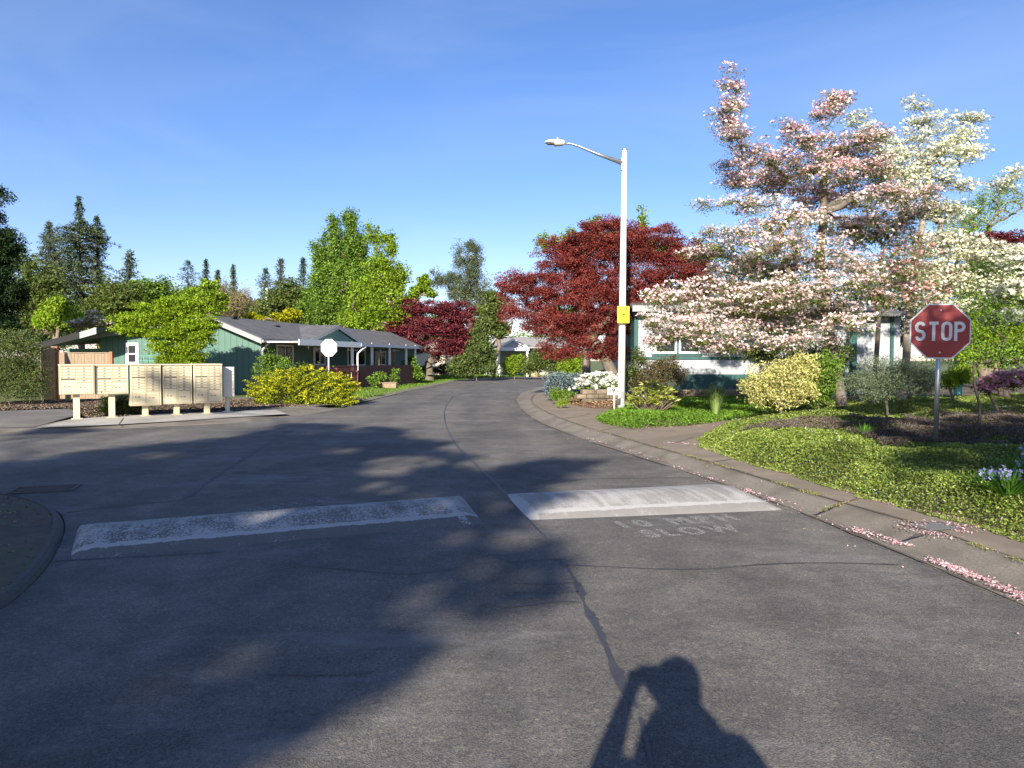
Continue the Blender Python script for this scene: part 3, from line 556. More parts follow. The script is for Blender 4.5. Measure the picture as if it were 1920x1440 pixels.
# ---- stop signs
m_red = M('sign_red', (.25, .006, .008), .45, (.21, .005, .007), 2, spec=.5); m_white = M('sign_white', (.55, .57, .59), .4); m_galv = M('galvanised_steel', (.38, .39, .4), .38, (.3, .31, .32), 12, metal=.75)
def octo(r_): return [(r_*math.cos(math.pi/8+i*math.pi/4)/math.cos(math.pi/8), 0, r_*math.sin(math.pi/8+i*math.pi/4)/math.cos(math.pi/8)) for i in range(8)]
def stop_sign(base, zc, half, label, rz, lean=0., post_m=None, back=None, posttop=.0):
    root = empty('stop_sign', base, label, 'stop sign', 'stop signs at the junction', rz); root.rotation_euler = (0, lean, rz)
    zl = zc-base[2]
    mb = MB(); mb.tube([(0, .03, -.1), (0, .03, zl+half*.9+posttop)], .03, 10); mb.build('post', post_m or m_galv, root, smooth=True)
    pn = MB(); pn.prism([(x, -.008, z+zl) for x, y, z in octo(half)], (0, .004, 0)); panel = pn.build('sign_panel', back or m_white, root)
    f = MB(); f.prism([(x, -.0115, z+zl) for x, y, z in octo(half*.955)], (0, .002, 0)); f.build('red_face', m_red, panel)
    lt = MB(); h = .70*half; sw = .105*half; W_ = .36*half
    def rib(pts, close=False):
        pts = [np.array(p, float) for p in pts]; n = len(pts); A_, B_ = [], []
        for i, p in enumerate(pts):
            d = (pts[(i+1) % n]-pts[i-1]) if close else pts[min(i+1, n-1)]-pts[max(i-1, 0)]; d = d/np.linalg.norm(d); q = np.array([-d[1], d[0]])*sw/2; A_.append(p+q); B_.append(p-q)
        if close: A_.append(A_[0]); B_.append(B_[0])
        f3 = lambda L_, y: [(x, y, z+zl) for x, z in L_]
        for y in (-.0145, -.0117): lt.strip(f3(A_, y), f3(B_, y))
        lt.strip(f3(A_, -.0145), f3(A_, -.0117)); lt.strip(f3(B_, -.0145), f3(B_, -.0117))
    arc = lambda cx, cz, rx, rz, a0, a1, n=14: [(cx+rx*math.cos(math.radians(a0+(a1-a0)*i/n)), cz+rz*math.sin(math.radians(a0+(a1-a0)*i/n))) for i in range(n+1)]
    hw, hh = W_/2-sw/2, h/2-sw/2
    xs_ = [-.66*half, -.215*half, .21*half, .66*half]
    c_ = xs_[0]; rz_ = hh/2; rib(arc(c_, rz_, hw, rz_, 20, 180)+arc(c_, rz_, hw, rz_, 195, 255, 5)+arc(c_, -rz_, hw, rz_, 75, 15, 5)+arc(c_, -rz_, hw, rz_, 0, -162))
    c_ = xs_[1]; rib([(c_-hw-.02*half, hh), (c_+hw+.02*half, hh)]); rib([(c_, hh-sw/2), (c_, -h/2)])
    c_ = xs_[2]; q_ = hh-hw; rib(arc(c_, q_, hw, hw, 0, 180)+arc(c_, -q_, hw, hw, 180, 360), True)
    c_ = xs_[3]-.01; rib([(c_-hw, h/2), (c_-hw, -h/2)]); pr_ = h*.27-sw/2; rib([(c_-hw+sw/2, hh)]+arc(c_+hw-pr_, hh-pr_, pr_, pr_, 90, -90)+[(c_-hw+sw/2, hh-2*pr_)])
    lt.build('lettering', m_white, panel)
    for s in (-.77, .77):
        b = MB(); b.tube([(0, -.012, zl+s*half), (0, -.02, zl+s*half)], .012, 8); b.build('bolt', m_galv, root)
    return root
gx_, gy_ = at(1755, 838, 9.75)[:2]; zb = hz(gx_, gy_); zc = at(1763, 621, 9.72)[2]
stop_sign((gx_, gy_, zb), zc, .375, 'red stop sign with white lettering on a galvanised post in the garden bed', math.radians(-14), .012)
b = gp(616, 742, .02); zc = at(617, 652, b[1])[2]; m_alu = M('bare_aluminium', (.55, .56, .57), .55, metal=.1)
stop_sign((at(617, 700, 27.6)[0], 27.6, 0), at(617, 652, 27.6)[2], .335, 'blank pale back of a stop sign rising behind the golden juniper', math.radians(180-12), 0, m_alu, m_alu, .0)
# ---- street lamp
m_wpaint = M('white_pole', (.8, .8, .78), .45, (.74, .74, .72), 3)
def street_lamp(px, pybase, pytop, Y, label, arm=True, z0=.15, scale=1.0, lean=0):
    B_ = at(px, pybase, Y); z0 = hz(B_[0], B_[1]) if z0 is None else z0; H = at(px, pytop, Y)[2]-z0; root = empty('street_lamp', (B_[0], Y, z0), label, 'street lamp', 'street lamps'); root.rotation_euler = (0, lean, 0)
    mb = MB(); r0, r1 = .115*scale, .068*scale; mb.tube([(0, 0, -.1), (0, 0, H*.5), (0, 0, H-.03)], [r0, (r0+r1)/2, r1], 16); mb.build('pole', m_wpaint, root, smooth=True)
    cp = MB(); cp.tube([(0, 0, H-.03), (0, 0, H)], r1*1.2, 16); cp.build('pole_cap', m_galv, root)
    hh_ = MB(); hh_.cbox((0, -r0-.004, .45), (.1, .016, .2)); hh_.build('hand_hole_cover', m_galv, root, bevel=.004); fl_ = MB(); fl_.tube([(0, 0, -.05), (0, 0, .03)], r0*1.9, 16); fl_.build('base_flange', m_galv, root)
    if arm:
        k = Y/FPX; za = H-21*k
        ar = MB(); pts = [(-.06, 0, za-4*k), (-50*k, 0, za+12*k), (-85*k, 0, za+26*k), (-100*k, 0, za+30.5*k), (-114*k, 0, za+31*k)]
        ar.tube(pts, [.07, .045, .035, .03, .03], 10); ar.build('arm', m_galv, root, smooth=True)
        br = MB(); br.cbox((-.08, 0, za-6*k), (.05, .1, .38)); br.build('arm_bracket', m_galv, root, bevel=.008)
        hd = MB(); zz = za+32*k; x0 = -112*k; x1 = -148*k
        secs = [(x0, .05, .06, .05), (x0-.05, .10, .09, .09), (x0-.28, .14, .1, .11), (x0-.33, .13, .1, .04), (x1+.12, .14, .085, .025), (x1+.03, .1, .06, .02), (x1, .03, .03, .01)]
        V = []; nn_ = 12
        for x, wy, zu, zd in secs:
            for j in range(nn_): a = 2*math.pi*j/nn_; V.append((x, wy*math.cos(a), zz+(zu if math.sin(a) > 0 else zd)*math.sin(a)))
        hd.add(V, [(i*nn_+j, i*nn_+(j+1) % nn_, (i+1)*nn_+(j+1) % nn_, (i+1)*nn_+j) for i in range(len(secs)-1) for j in range(nn_)]+[tuple(range(nn_)), tuple(range((len(secs)-1)*nn_, len(secs)*nn_))[::-1]])
        head = hd.build('lamp_head', M('lamp_grey', (.55, .54, .5), .5), root, smooth=True)
        ln = MB(); ln.cbox((x1+.17, 0, zz-.035), (.2, .17, .03)); ln.build('lens', M('lamp_lens', (.12, .12, .11), .15), head, bevel=.01)
        pc = MB(); pc.tube([(x0-.2, 0, zz+.08), (x0-.2, 0, zz+.15)], [.035, .03], 10); pc.build('photocell', M('photocell', (.35, .3, .2), .4), head)
    return root
LY = 21.5
street_lamp(1164.5, 768, 280, LY, 'tall white street lamp with a long arm beside the right curb', True, None, 1.05, .0085)
street_lamp(502, 720, 540, 72, 'distant white lamp post seen above the green house roof', False, 0.0, 1.5)
m_yel = M('warning_yellow', (.85, .72, .01), .4); m_blk = M('sign_black', (.02, .02, .02), .5); m_fade = M('faded_black', (.16, .14, .02), .6)
c = at(1168.5, 590, LY-.2); ws = empty('warning_sign', c+np.array([0, -.03, 0]), 'small yellow slow sign strapped to the white street lamp pole', 'warning sign')
w, h = 22*LY/FPX, 31*LY/FPX
mb = MB(); mb.box(-w/2, w/2, -.004, .004, -h/2, h/2); mb.build('panel', m_yel, ws, bevel=.003)
me = text_mesh('SLOW', .15, .8, off=.008); xs = [v.co.x for v in me.vertices]; wd = max(xs)-min(xs)
for v in me.vertices: a, b, c_ = v.co; v.co = (a*(w*.82/wd), -.0075, b+h*.33)
link('lettering', me, m_fade, ws)
mb = MB()   # running child figure
mb.tube([(.01, -.006, .07), (.012, -.006, .075)], [.018, .018], 8); mb.tube([(.0, -.006, .045), (.015, -.006, -.01)], [.016, .012], 6); mb.tube([(.015, -.006, -.01), (.04, -.006, -.06)], .008, 5); mb.tube([(.015, -.006, -.01), (-.02, -.006, -.04)], .008, 5); mb.tube([(0, -.006, .04), (-.04, -.006, .02)], .007, 5); mb.tube([(0, -.006, .04), (.04, -.006, .015)], .007, 5)
fg_ = mb.build('figure', m_blk, ws); fg_.scale = (1.45, 1, 1.45); fg_.location = (0, 0, -.03)
mb = MB(); mb.tube([(0, .07, .19), (0, .19, .19)], .01, 6); mb.tube([(0, .07, -.19), (0, .19, -.19)], .01, 6); mb.box(-.02, .02, .004, .07, -.22, .22); mb.build('strap', m_galv, ws)
# ---- house number marker and little posts
c = at(1152, 740, 20.6); z0 = hz(c[0], c[1]); sg = empty('number_sign', (c[0], c[1], z0), 'small white house number sign on a stake beside the lamp pole', 'house number sign')
k = 20.6/FPX; zt = at(1152, 733, 20.6)[2]-z0
mb = MB(); mb.box(-13*k, 10*k, -.008, .008, zt-7*k, zt+6*k); mb.build('panel', m_wpaint, sg, bevel=.003)
mb = MB(); mb.box(-.015, .015, .009, .03, -.1, zt+.05); mb.build('stake', m_wpaint, sg)
me = text_mesh('19 -', .19, 1.0, off=.008)
for v in me.vertices: a, b, c_ = v.co; v.co = (a-.02, -.011, b+zt)
link('lettering', me, m_blk, sg)
def marker(px, py, Y, r_, h_, label, name='marker_post'):
    c = at(px, py, Y); z0 = hz(c[0], Y); mb = MB(); mb.tube([(0, 0, -.05), (0, 0, h_*.8), (0, 0, h_*.95), (0, 0, h_)], [r_, r_, r_*.75, r_*.2], 12)
    o = mb.build(name, m_wpaint, None, smooth=True); o.location = (c[0], Y, z0); tag(o, label, 'marker post')
marker(1055, 750, 25.2, .075, .5, 'short white round-topped marker post by the small green hosta clump')
marker(1067, 735, 26.6, .07, .62, 'pale stake standing in front of the blue-grey spreading conifer')
# ---- cluster mailboxes
m_box = M('mailbox_beige', (.57, .50, .33), .45, (.52, .455, .30), 3, spec=.4); m_grey = M('mailbox_grey', (.62, .6, .5), .45); m_lock = M('lock_metal', (.12, .11, .1), .3, metal=.6); m_plate = M('number_plate', (.16, .15, .14), .5); m_gap = M('shadow_gap', (.11, .09, .06), .7)
WB, DB = .765, .46
ANG = math.radians(33)
proto = {}
def door_obj(parent, x0, x1, z0, z1, small=True, lockx=None):
    key = (round(x1-x0, 4), round(z1-z0, 4), small)
    if key not in proto:
        w, h = x1-x0, z1-z0; mb = MB(); mb.box(.006, w-.006, -.012, -.0045, .005, h-.005); proto[key] = [mb, None]
        me = bpy.data.meshes.new('mail_door'); me.from_pydata(mb.v, [], mb.f); me.materials.append(m_box); me.update()
        lk = MB(); 
        if small: lk.tube([(.032, -.012, h/2), (.032, -.019, h/2)], .010, 8)
        else: lk.tube([(.085, -.012, h*.5), (.085, -.020, h*.5)], .016, 8)
        ml = bpy.data.meshes.new('lock'); ml.from_pydata(lk.v, [], lk.f); ml.materials.append(m_lock); ml.update()
        pl = MB(); 
        if small: pl.box(w*.42, w*.60, -.0145, -.012, h*.28, h*.68)
        else: pl.box(w*.44, w*.60, -.0145, -.012, h*.45, h*.53)
        mp2 = bpy.data.meshes.new('number_plate'); mp2.from_pydata(pl.v, [], pl.f); mp2.materials.append(m_plate); mp2.update(); proto[key] = (me, ml, mp2)
    me, ml, mp2 = proto[key]
    d = bpy.data.objects.new('mail_door' if small else 'parcel_door', me); C.objects.link(d); d.parent = parent; d.location = (x0, -DB/2, z0)
    for nm, q in (('lock', ml), ('number_plate', mp2)): o = bpy.data.objects.new(nm, q); C.objects.link(o); o.parent = d
def cluster(px, pyb, kind, label, pytop, pybot):
    P_ = gp(px, pyb, .08); Y = P_[1]; top = at(px, pytop, Y)[2]-.08; bot = at(px, pybot, Y)[2]-.08
    root = empty('cluster_mailbox', P_, label, 'mailbox', 'cluster mailboxes in a row on the concrete pad', ANG)
    pd = MB(); pd.box(-.075, .075, -.075, .075, .012, bot); pd.build('pedestal', m_box, root, bevel=.008)
    bp = MB(); bp.box(-.13, .13, -.13, .13, 0, .012); bp.build('base_plate', m_box, root)
    cb = MB(); cb.box(-WB/2, WB/2, -DB/2, DB/2, bot, top-.04); cb.build('cabinet', m_box, root, bevel=.006); bk_ = MB(); bk_.box(-WB/2+.04, WB/2-.04, -DB/2-.004, -DB/2-.0005, bot+.03, top-.06); bk_.build('gap_shade_panel', m_gap, root)  # last panel is coloured dark to stand in for shade in the door gaps
    cp = MB(); cp.prism([(-WB/2-.012, -DB/2-.03, top-.04), (-WB/2-.012, DB/2+.01, top-.04), (-WB/2-.012, DB/2+.01, top), (-WB/2-.012, -DB/2-.02, top-.012)], (WB+.024, 0, 0)); cp.build('roof', m_box, root, bevel=.004)
    xl0, xl1, xr0, xr1 = -WB/2+.045, -.012, .012, WB/2-.045; zt = top-.065; H = zt-bot-.04
    rows = {'a': (4, 0, 4, 0), 'b': (4, 4, 4, 0), 'c': (4, 4, 4, 4)}[kind]; rh = .079 if kind != 'c' else .0745
    fr = MB(); fr.box(-.011, .011, -DB/2-.014, -DB/2-.0005, bot+.03, zt+.01); fr.build('mullion', m_box, root)
    fr = MB()
    for a in ((-WB/2+.004, xl0-.002), (xr1+.002, WB/2-.004)): fr.box(a[0], a[1], -DB/2-.015, -DB/2-.0005, bot+.012, top-.05)
    fr.box(xl0, xr1, -DB/2-.0145, -DB/2-.0005, bot+.012, bot+.034); fr.build('front_frame', m_box, root)
    for side, (x0, x1), (na, nb) in (('l', (xl0, xl1), rows[:2]), ('r', (xr0, xr1), rows[2:])):
        z = zt
        for i in range(na): door_obj(root, x0, x1, z-rh, z); z -= rh
        if side == 'r':
            sl_ = MB(); sl_.box(x0+.005, x1-.003, -DB/2-.03, -DB/2-.0005, z-.014, z-.004); sl_.build('outgoing_slot_hood', m_box, root); z -= .018; door_obj(root, x0, x1, z-rh, z); z -= rh
        else: z -= .03
        for i in range(nb): door_obj(root, x0, x1, z-rh, z); z -= rh
        door_obj(root, x0, x1, bot+.036, z-.004, False)
cluster(144, 785, 'a', 'beige cluster mailbox at the left end, four small doors over two big ones', 682.5, 739)
cluster(210, 782, 'b', 'beige cluster mailbox second from left, short cabinet over the low bush', 682.5, 738.5)
cluster(272.5, 779.5, 'c', 'tall sunlit beige cluster mailbox just right of the short ones', 682, 760)
cluster(331, 777, 'c', 'tall beige cluster mailbox in the middle of the three tall ones', 682, 757)
cluster(388, 775, 'c', 'tall beige cluster mailbox next to the narrow parcel locker', 681.5, 755)
P_ = gp(427, 772, .08); Y = P_[1]; top = at(427, 688, Y)[2]-.08; bot = at(427, 743.5, Y)[2]-.08
lk = empty('parcel_locker', P_, 'narrow pale parcel locker at the right end of the mailbox row', 'parcel locker', None, ANG)
mb = MB(); mb.tube([(0, 0, .0), (0, 0, bot)], .065, 14); mb.build('pedestal', m_grey, lk, smooth=False)
mb = MB(); mb.tube([(0, 0, .0), (0, 0, .015)], .15, 16); mb.build('base_plate', m_grey, lk)
mb = MB(); mb.box(-.16, .16, -.22, .22, bot, top); mb.build('cabinet', m_grey, lk, bevel=.008)
for a, b in ((bot+.02, (bot+top)/2-.005), ((bot+top)/2+.005, top-.02)):
    mb = MB(); mb.box(-.145, .145, -.232, -.2205, a, b); d = mb.build('parcel_door', m_grey, lk, bevel=.003)
    mb = MB(); mb.tube([(.11, -.232, (a+b)/2), (.11, -.243, (a+b)/2)], .014, 8); mb.tube([(.11, -.232, (a+b)/2-.09), (.11, -.243, (a+b)/2-.09)], .01, 8); mb.build('lock', m_lock, d)
# ================================================================ HOUSES
def siding(name, c, groove, period=.3, axis='u', c2=None):
    """painted boards; grooves every `period` metres across the wall"""
    m, t, N, K = newmat(name); out = N('OutputMaterial'); p = N('BsdfPrincipled'); K(p.outputs[0], out.inputs[0]); tcn = N('TexCoord'); sx = N('SeparateXYZ'); K(tcn.outputs['Object'], sx.inputs[0])
    s = sx.outputs[2] if axis == 'z' else None
    if s is None: a = N('Math'); a.operation = 'ADD'; K(sx.outputs[0], a.inputs[0]); K(sx.outputs[1], a.inputs[1]); s = a.outputs[0]
    d = N('Math'); d.operation = 'DIVIDE'; K(s, d.inputs[0]); d.inputs[1].default_value = period; f = N('Math'); f.operation = 'FRACT'; K(d.outputs[0], f.inputs[0]); g = N('Math'); g.operation = 'LESS_THAN'; K(f.outputs[0], g.inputs[0]); g.inputs[1].default_value = .07
    n = N('TexNoise'); n.inputs['Scale'].default_value = 1.3; n.inputs['Detail'].default_value = 5; K(tcn.outputs['Object'], n.inputs['Vector'])
    mr = N('MapRange'); mr.inputs[3].default_value = .85; mr.inputs[4].default_value = 1.12; K(n.outputs[0], mr.inputs[0])
    mu = N('MixRGB'); mu.blend_type = 'MULTIPLY'; mu.inputs[0].default_value = 1; mu.inputs[1].default_value = (*c, 1); K(mr.outputs[0], mu.inputs[2])
    x = N('MixRGB'); K(g.outputs[0], x.inputs[0]); K(mu.outputs[0], x.inputs[1]); x.inputs[2].default_value = (*groove, 1); K(x.outputs[0], p.inputs['Base Color']); p.inputs['Roughness'].default_value = .7
    b = N('Bump'); b.invert = True; b.inputs['Distance'].default_value = .01; K(g.outputs[0], b.inputs['Height']); K(b.outputs[0], p.inputs['Normal']); return m
def shingle(name, c, c2):
    m, t, N, K = newmat(name); out = N('OutputMaterial'); p = N('BsdfPrincipled'); K(p.outputs[0], out.inputs[0]); tcn = N('TexCoord')
    br = N('TexBrick'); br.inputs['Scale'].default_value = 1; br.inputs['Brick Width'].default_value = .32; br.inputs['Row Height'].default_value = .14; br.inputs['Mortar Size'].default_value = .008
    br.inputs['Color1'].default_value = (*c, 1); br.inputs['Color2'].default_value = (*c2, 1); br.inputs['Mortar'].default_value = (c[0]*.4, c[1]*.4, c[2]*.4, 1); K(tcn.outputs['Object'], br.inputs['Vector'])
    n = N('TexNoise'); n.inputs['Scale'].default_value = 35; n.inputs['Detail'].default_value = 3; K(tcn.outputs['Object'], n.inputs['Vector']); mr = N('MapRange'); mr.inputs[3].default_value = .7; mr.inputs[4].default_value = 1.3; K(n.outputs[0], mr.inputs[0])
    mu = N('MixRGB'); mu.blend_type = 'MULTIPLY'; mu.inputs[0].default_value = 1; K(br.outputs[0], mu.inputs[1]); K(mr.outputs[0], mu.inputs[2]); K(mu.outputs[0], p.inputs['Base Color']); p.inputs['Roughness'].default_value = .9; return m
m_green = siding('green_siding', (.075, .158, .124), (.04, .09, .07), .3)
m_trimg = M('grey_trim', (.27, .275, .27), .5); m_shing = shingle('dark_shingles', (.085, .085, .088), (.13, .13, .135)); m_wtrim = M('white_trim', (.8, .8, .78), .45)
def glass_mat(name, c=(.02, .025, .03)):
    m, t, N, K = newmat(name); out = N('OutputMaterial'); p = N('BsdfPrincipled'); K(p.outputs[0], out.inputs[0]); p.inputs['Base Color'].default_value = (*c, 1); p.inputs['Roughness'].default_value = .08; p.inputs['Specular IOR Level'].default_value = .2; return m
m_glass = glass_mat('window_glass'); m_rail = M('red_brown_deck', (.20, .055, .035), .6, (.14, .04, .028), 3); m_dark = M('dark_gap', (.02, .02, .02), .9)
def window(root, fr, s0, s1, z0, z1, panes=2, off=.03, fm=None, fw=.07, horiz=False, name='window'):
    """fr: (origin, u, n); window set proud of the wall"""
    o, u, n = fr; fm = fm or m_wtrim
    Mx = Matrix(((u[0], -n[0], 0, o[0]), (u[1], -n[1], 0, o[1]), (0, 0, 1, 0), (0, 0, 0, 1)))   # local x along wall, local -y outward
    wb = MB(); wb.M = Mx; y0, y1 = -off-.035, -off+.028
    for a in ((s0, s1, z1-fw, z1), (s0, s1, z0, z0+fw), (s0, s0+fw, z0+fw, z1-fw), (s1-fw, s1, z0+fw, z1-fw)): wb.box(a[0], a[1], y0, y1, a[2], a[3])
    for i in range(1, panes):
        if horiz: zc = z0+(z1-z0)*i/panes; wb.box(s0+fw, s1-fw, y0+.008, y1, zc-.03, zc+.03)
        else: xc = s0+(s1-s0)*i/panes; wb.box(xc-.03, xc+.03, y0+.008, y1, z0+fw, z1-fw)
    w = wb.build(name, fm, root); g = MB(); g.M = Mx; g.box(s0+fw-.004, s1-fw+.004, y0+.03, y1+.004, z0+fw-.004, z1-fw+.004); g.build('pane', m_glass, w); return w
def frame_m(o, u, n): return Matrix(((u[0], -n[0], 0, o[0]), (u[1], -n[1], 0, o[1]), (0, 0, 1, 0), (0, 0, 0, 1)))
# ---- the green house: gable wall towards the camera, long front along the road
O = np.array([-12.75, 36.0]); U = np.array([.241, .970]); U = U/np.linalg.norm(U); Nn = np.array([U[1], -U[0]])
Gz = lambda px, py, Y: at(px, py, Y)[2]
gh = empty('green_house', (O[0], O[1], 0), 'long green house with dark shingle roof and a railed front porch', 'house')
def HL(x, y, z): return (x-O[0], y-O[1], z)
fl = frame_m((0, 0), U, Nn)
ze = Gz(488, 636, 35.7); za = Gz(400, 597, 36); XA = at(400, 600, 36)[0]; zl = Gz(195, 632, 36); XL = at(188, 620, 36)[0]
LEN = 21.0
wl = MB(); wl.prism([HL(O[0]-.0, 36.0, -.1), HL(XL, 36.0, -.1), HL(XL, 36.0, zl), HL(XA, 36.0, za-.12), HL(O[0], 36.0, ze-.02)], (0, .15, 0)); wl.build('gable_wall', m_green, gh)
wl = MB(); wl.M = fl; wl.box(.152, LEN, 0, .15, -.1, ze-.05); wl.build('front_wall', m_green, gh)
tb = MB(); tb.M = fl; tb.box(-.02, .10, -.03, -.002, -.1, ze-.1); tb.build('corner_board', m_trimg, gh)
# roof: front slope over the long side, left slope over the gable's long side
def slab(name, P, th, m, root, up=(0, 0, 1)):
    b = MB(); b.prism(P, tuple(np.array(up)*th)); return b.build(name, m, root)
ov = .45
def fp(s, n, z): q = O+U*s+Nn*n; return HL(q[0], q[1], z)
rx, ry = XA, 35.5
za_ = za+.03; pitch = (za_-ze)/2.72
RS = [HL(XA, 35.45, za_), (lambda q: HL(q[0], q[1], ze-.06-.0))(O+U*(-.55)+Nn*ov), (lambda q: HL(q[0], q[1], ze-.06))(O+U*(LEN+.6)+Nn*ov), HL(XA+U[0]*(LEN+1)/U[1]*1.0, 35.45+LEN, za_)]
slab('roof', RS, .09, m_shing, gh)
LS = [HL(XA, 35.45, za_), HL(XA+U[0]*LEN/U[1], 35.45+LEN, za_), HL(XL-.5+U[0]*LEN/U[1], 35.45+LEN, zl-.02), HL(XL-.4, 35.45, zl+.06)]
slab('rear_roof', LS, .09, m_shing, gh)
# rake boards and fascia
def plank(name, a, b, h, th, m, root, nrm):
    mb = MB(); a = np.array(a); b = np.array(b); n_ = np.array(nrm)*th; mb.prism([a, b, b+np.array([0, 0, -h]), a+np.array([0, 0, -h])], n_); return mb.build(name, m, root)
plank('rake_board', (RS[0][0], RS[0][1], RS[0][2]+.03), (RS[1][0], RS[1][1], RS[1][2]+.06), .24, .04, m_trimg, gh, (0, -1, 0))
plank('rake_board', (LS[3][0], LS[3][1], LS[3][2]+.03), (LS[0][0], LS[0][1], LS[0][2]+.03), .24, .04, m_trimg, gh, (0, -1, 0))
gt = MB(); gt.M = fl; gt.box(-.55, LEN+.6, -ov-.1, -ov, ze-.17, ze-.03); gt.build('gutter', m_trimg, gh)
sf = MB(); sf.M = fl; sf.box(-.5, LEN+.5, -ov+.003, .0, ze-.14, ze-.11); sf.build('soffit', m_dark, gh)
def s_of(px, off=0.0):                # position along the front of the pixel column
    k = (px-960)/FPX; b = O+Nn*off; return (k*b[1]-b[0])/(U[0]-k*U[1])/1.0
def zat(px, py, off=0.0): s = s_of(px, off); q = O+U*s+Nn*off; return at(px, py, q[1])[2]
fr = ((0, 0), U, Nn)
# cross gable
off = .75; s0, s1, sm = s_of(578, off), s_of(684, off), s_of(635, off); zg = zat(635, 612, off); zb_ = ze-.02
sm = (s0+s1)/2
cg = MB(); cg.M = fl; cg.prism([(s0+.35, -off+.1, zb_-.1), (s1-.35, -off+.1, zb_-.1), (sm, -off+.1, zg-.16)], (0, .12, 0)); cg.build('cross_gable', m_green, gh)
for a, b in ((s0-.1, sm), (s1+.1, sm)):
    P_ = [(a, -off, zb_-.03), (b, -off, zg), (b, 2.6, zg), (a, 2.6*(.35), zb_-.03)]
    mb = MB(); mb.M = fl; mb.prism(P_ if a < b else P_[::-1], (0, 0, .09)); mb.build('cross_roof', m_shing, gh)
    mb = MB(); mb.M = fl; mb.prism([(a, -off-.003, zb_+.04), (b, -off-.003, zg+.07), (b, -off-.003, zg-.15), (a, -off-.003, zb_-.18)], (0, -.04, 0)); mb.build('rake_board', m_trimg, gh)
mb = MB(); mb.M = fl
for s_ in (3.5, 9.8): mb.box(s_, s_+.4, 1.3, 1.7, ze+.66, ze+.9)
mb.build('roof_vent', m_dark, gh)
mb = MB(); mb.cbox((XA-O[0]+.5, 1.2, za+.12), (.3, .5, .12)); mb.build('roof_vent', m_dark, gh)
# downspout at the corner
ds = MB(); ds.M = fl; ds.tube([(.02, -ov-.05, ze-.18), (.02, -.12, ze-.5), (.02, -.1, ze-.7), (.02, -.1, .1)], .045, 8); ds.build('downspout', m_wtrim, gh)
# windows
for a, b, t0, t1, o_ in ((518, 549, 646, 684, 0), (588, 609, 651, 685, 0), (651, 684, 655, 686, 0), (706, 722, 658, 685, 0)):
    sa, sb = s_of(a), s_of(b); window(gh, fr, sa, sb, zat(a, t1), zat(a, t0), 2, .03, m_wtrim, .09)
window(gh, ((0, 0), np.array([1, 0]), np.array([0, -1])), at(237, 680, 36)[0]-O[0], at(261, 680, 36)[0]-O[0], Gz(237, 684, 36), Gz(237, 643, 36), 2, .03, m_wtrim, .14, True)
# porch: awning roof, posts, deck, railing
pr = 2.3; sA, sB, sC = s_of(560, pr), s_of(676, pr), s_of(783, pr)
zp = zat(560, 641, pr); zq = zat(676, 648, pr); zc_ = zat(783, 652, pr)
zP = (zp+zq+zc_)/3
aw = MB(); aw.M = fl; aw.box(sA, sB, -pr, .2, zP-.0, zP+.06); aw.box(sA, sB, -pr-.05, -pr, zP-.14, zP+.16); aw.build('awning', m_wtrim, gh)
m_bluegrey = M('bluegrey_metal', (.38, .42, .5), .45)
aw = MB(); aw.M = fl; aw.box(sB+.01, sC, -pr, .2, zP-.003, zP+.05); aw.build('awning', m_bluegrey, gh)
gg = MB(); gg.M = fl; gg.box(sB+.01, sC, -pr-.09, -pr-.002, zP-.07, zP+.1); gg.build('gutter', m_bluegrey, gh)
for px in (661, 698, 731, 762, 779):
    s = s_of(px, pr-.1); ps = MB(); ps.M = fl; ps.box(s-.1, s-.04, -pr+.07, -pr+.15, .6, zP-.004); ps.box(s+.04, s+.1, -pr+.07, -pr+.15, .6, zP-.004)
    for q in range(9): z_ = .9+q*.22; ps.box(s-.04, s+.04, -pr+.09, -pr+.13, z_, z_+.05)
    ps.build('porch_post', m_wtrim, gh)
ds = MB(); ds.M = fl; s = s_of(670, pr); ds.tube([(s+1.0, -pr-.05, zP-.1), (s+.4, -pr-.05, zP-.3), (s, -pr-.02, zP-.5), (s, -pr-.02, .3)], .05, 8); ds.build('downspout', m_wtrim, gh)
dk = MB(); dk.M = fl; dk.box(s_of(600, pr), sC-.3, -pr+.0, -.01, .35, .5); dk.build('deck', m_rail, gh)
sk_ = MB(); sk_.M = fl; s2 = s_of(672, pr); sk_.box(s2, sC-.3, -pr-.06, -pr-.01, -.05, 1.32); sk_.build('deck_skirt', M('dark_red_skirt', (.055, .022, .017), .7, (.06, .025, .02), 2), gh)
rl = MB(); rl.M = fl; s1_ = s_of(612, pr)
rl.box(s1_, s2, -pr-.05, -pr, 1.27, 1.34); rl.box(s1_, s2, -pr-.04, -pr-.01, .55, .62)
x = s1_
while x < s2: rl.box(x, x+.05, -pr-.045, -pr-.012, .62, 1.27); x += .16
rl.build('railing', m_rail, gh)
rp = MB(); rp.M = fl; sa = s_of(606, 3.6); sb = s_of(671, 3.6)
for zz0, zz1 in ((.95, .25), ): 
    rp.prism([(sa-1, -3.6, 1.35), (sb, -3.6, 1.02), (sb, -3.6, .94), (sa-1, -3.6, 1.27)], (0, .09, 0))
rp.prism([(sa-1, -3.6, .75), (sb, -3.6, .42), (sb, -3.6, .36), (sa-1, -3.6, .69)], (0, .05, 0))
x = sa-1
while x < sb: q = (x-sa+1)/(sb-sa+1); rp.box(x, x+.05, -3.58, -3.55, .7-.33*q, 1.3-.33*q); x += .18
for x in (sa-1, (sa+sb)/2-.5, sb-.06): rp.box(x, x+.12, -3.62, -3.5, -.1, 1.4-.33*(x-sa+1)/(sb-sa+1))
rp.build('ramp_railing', m_rail, gh)
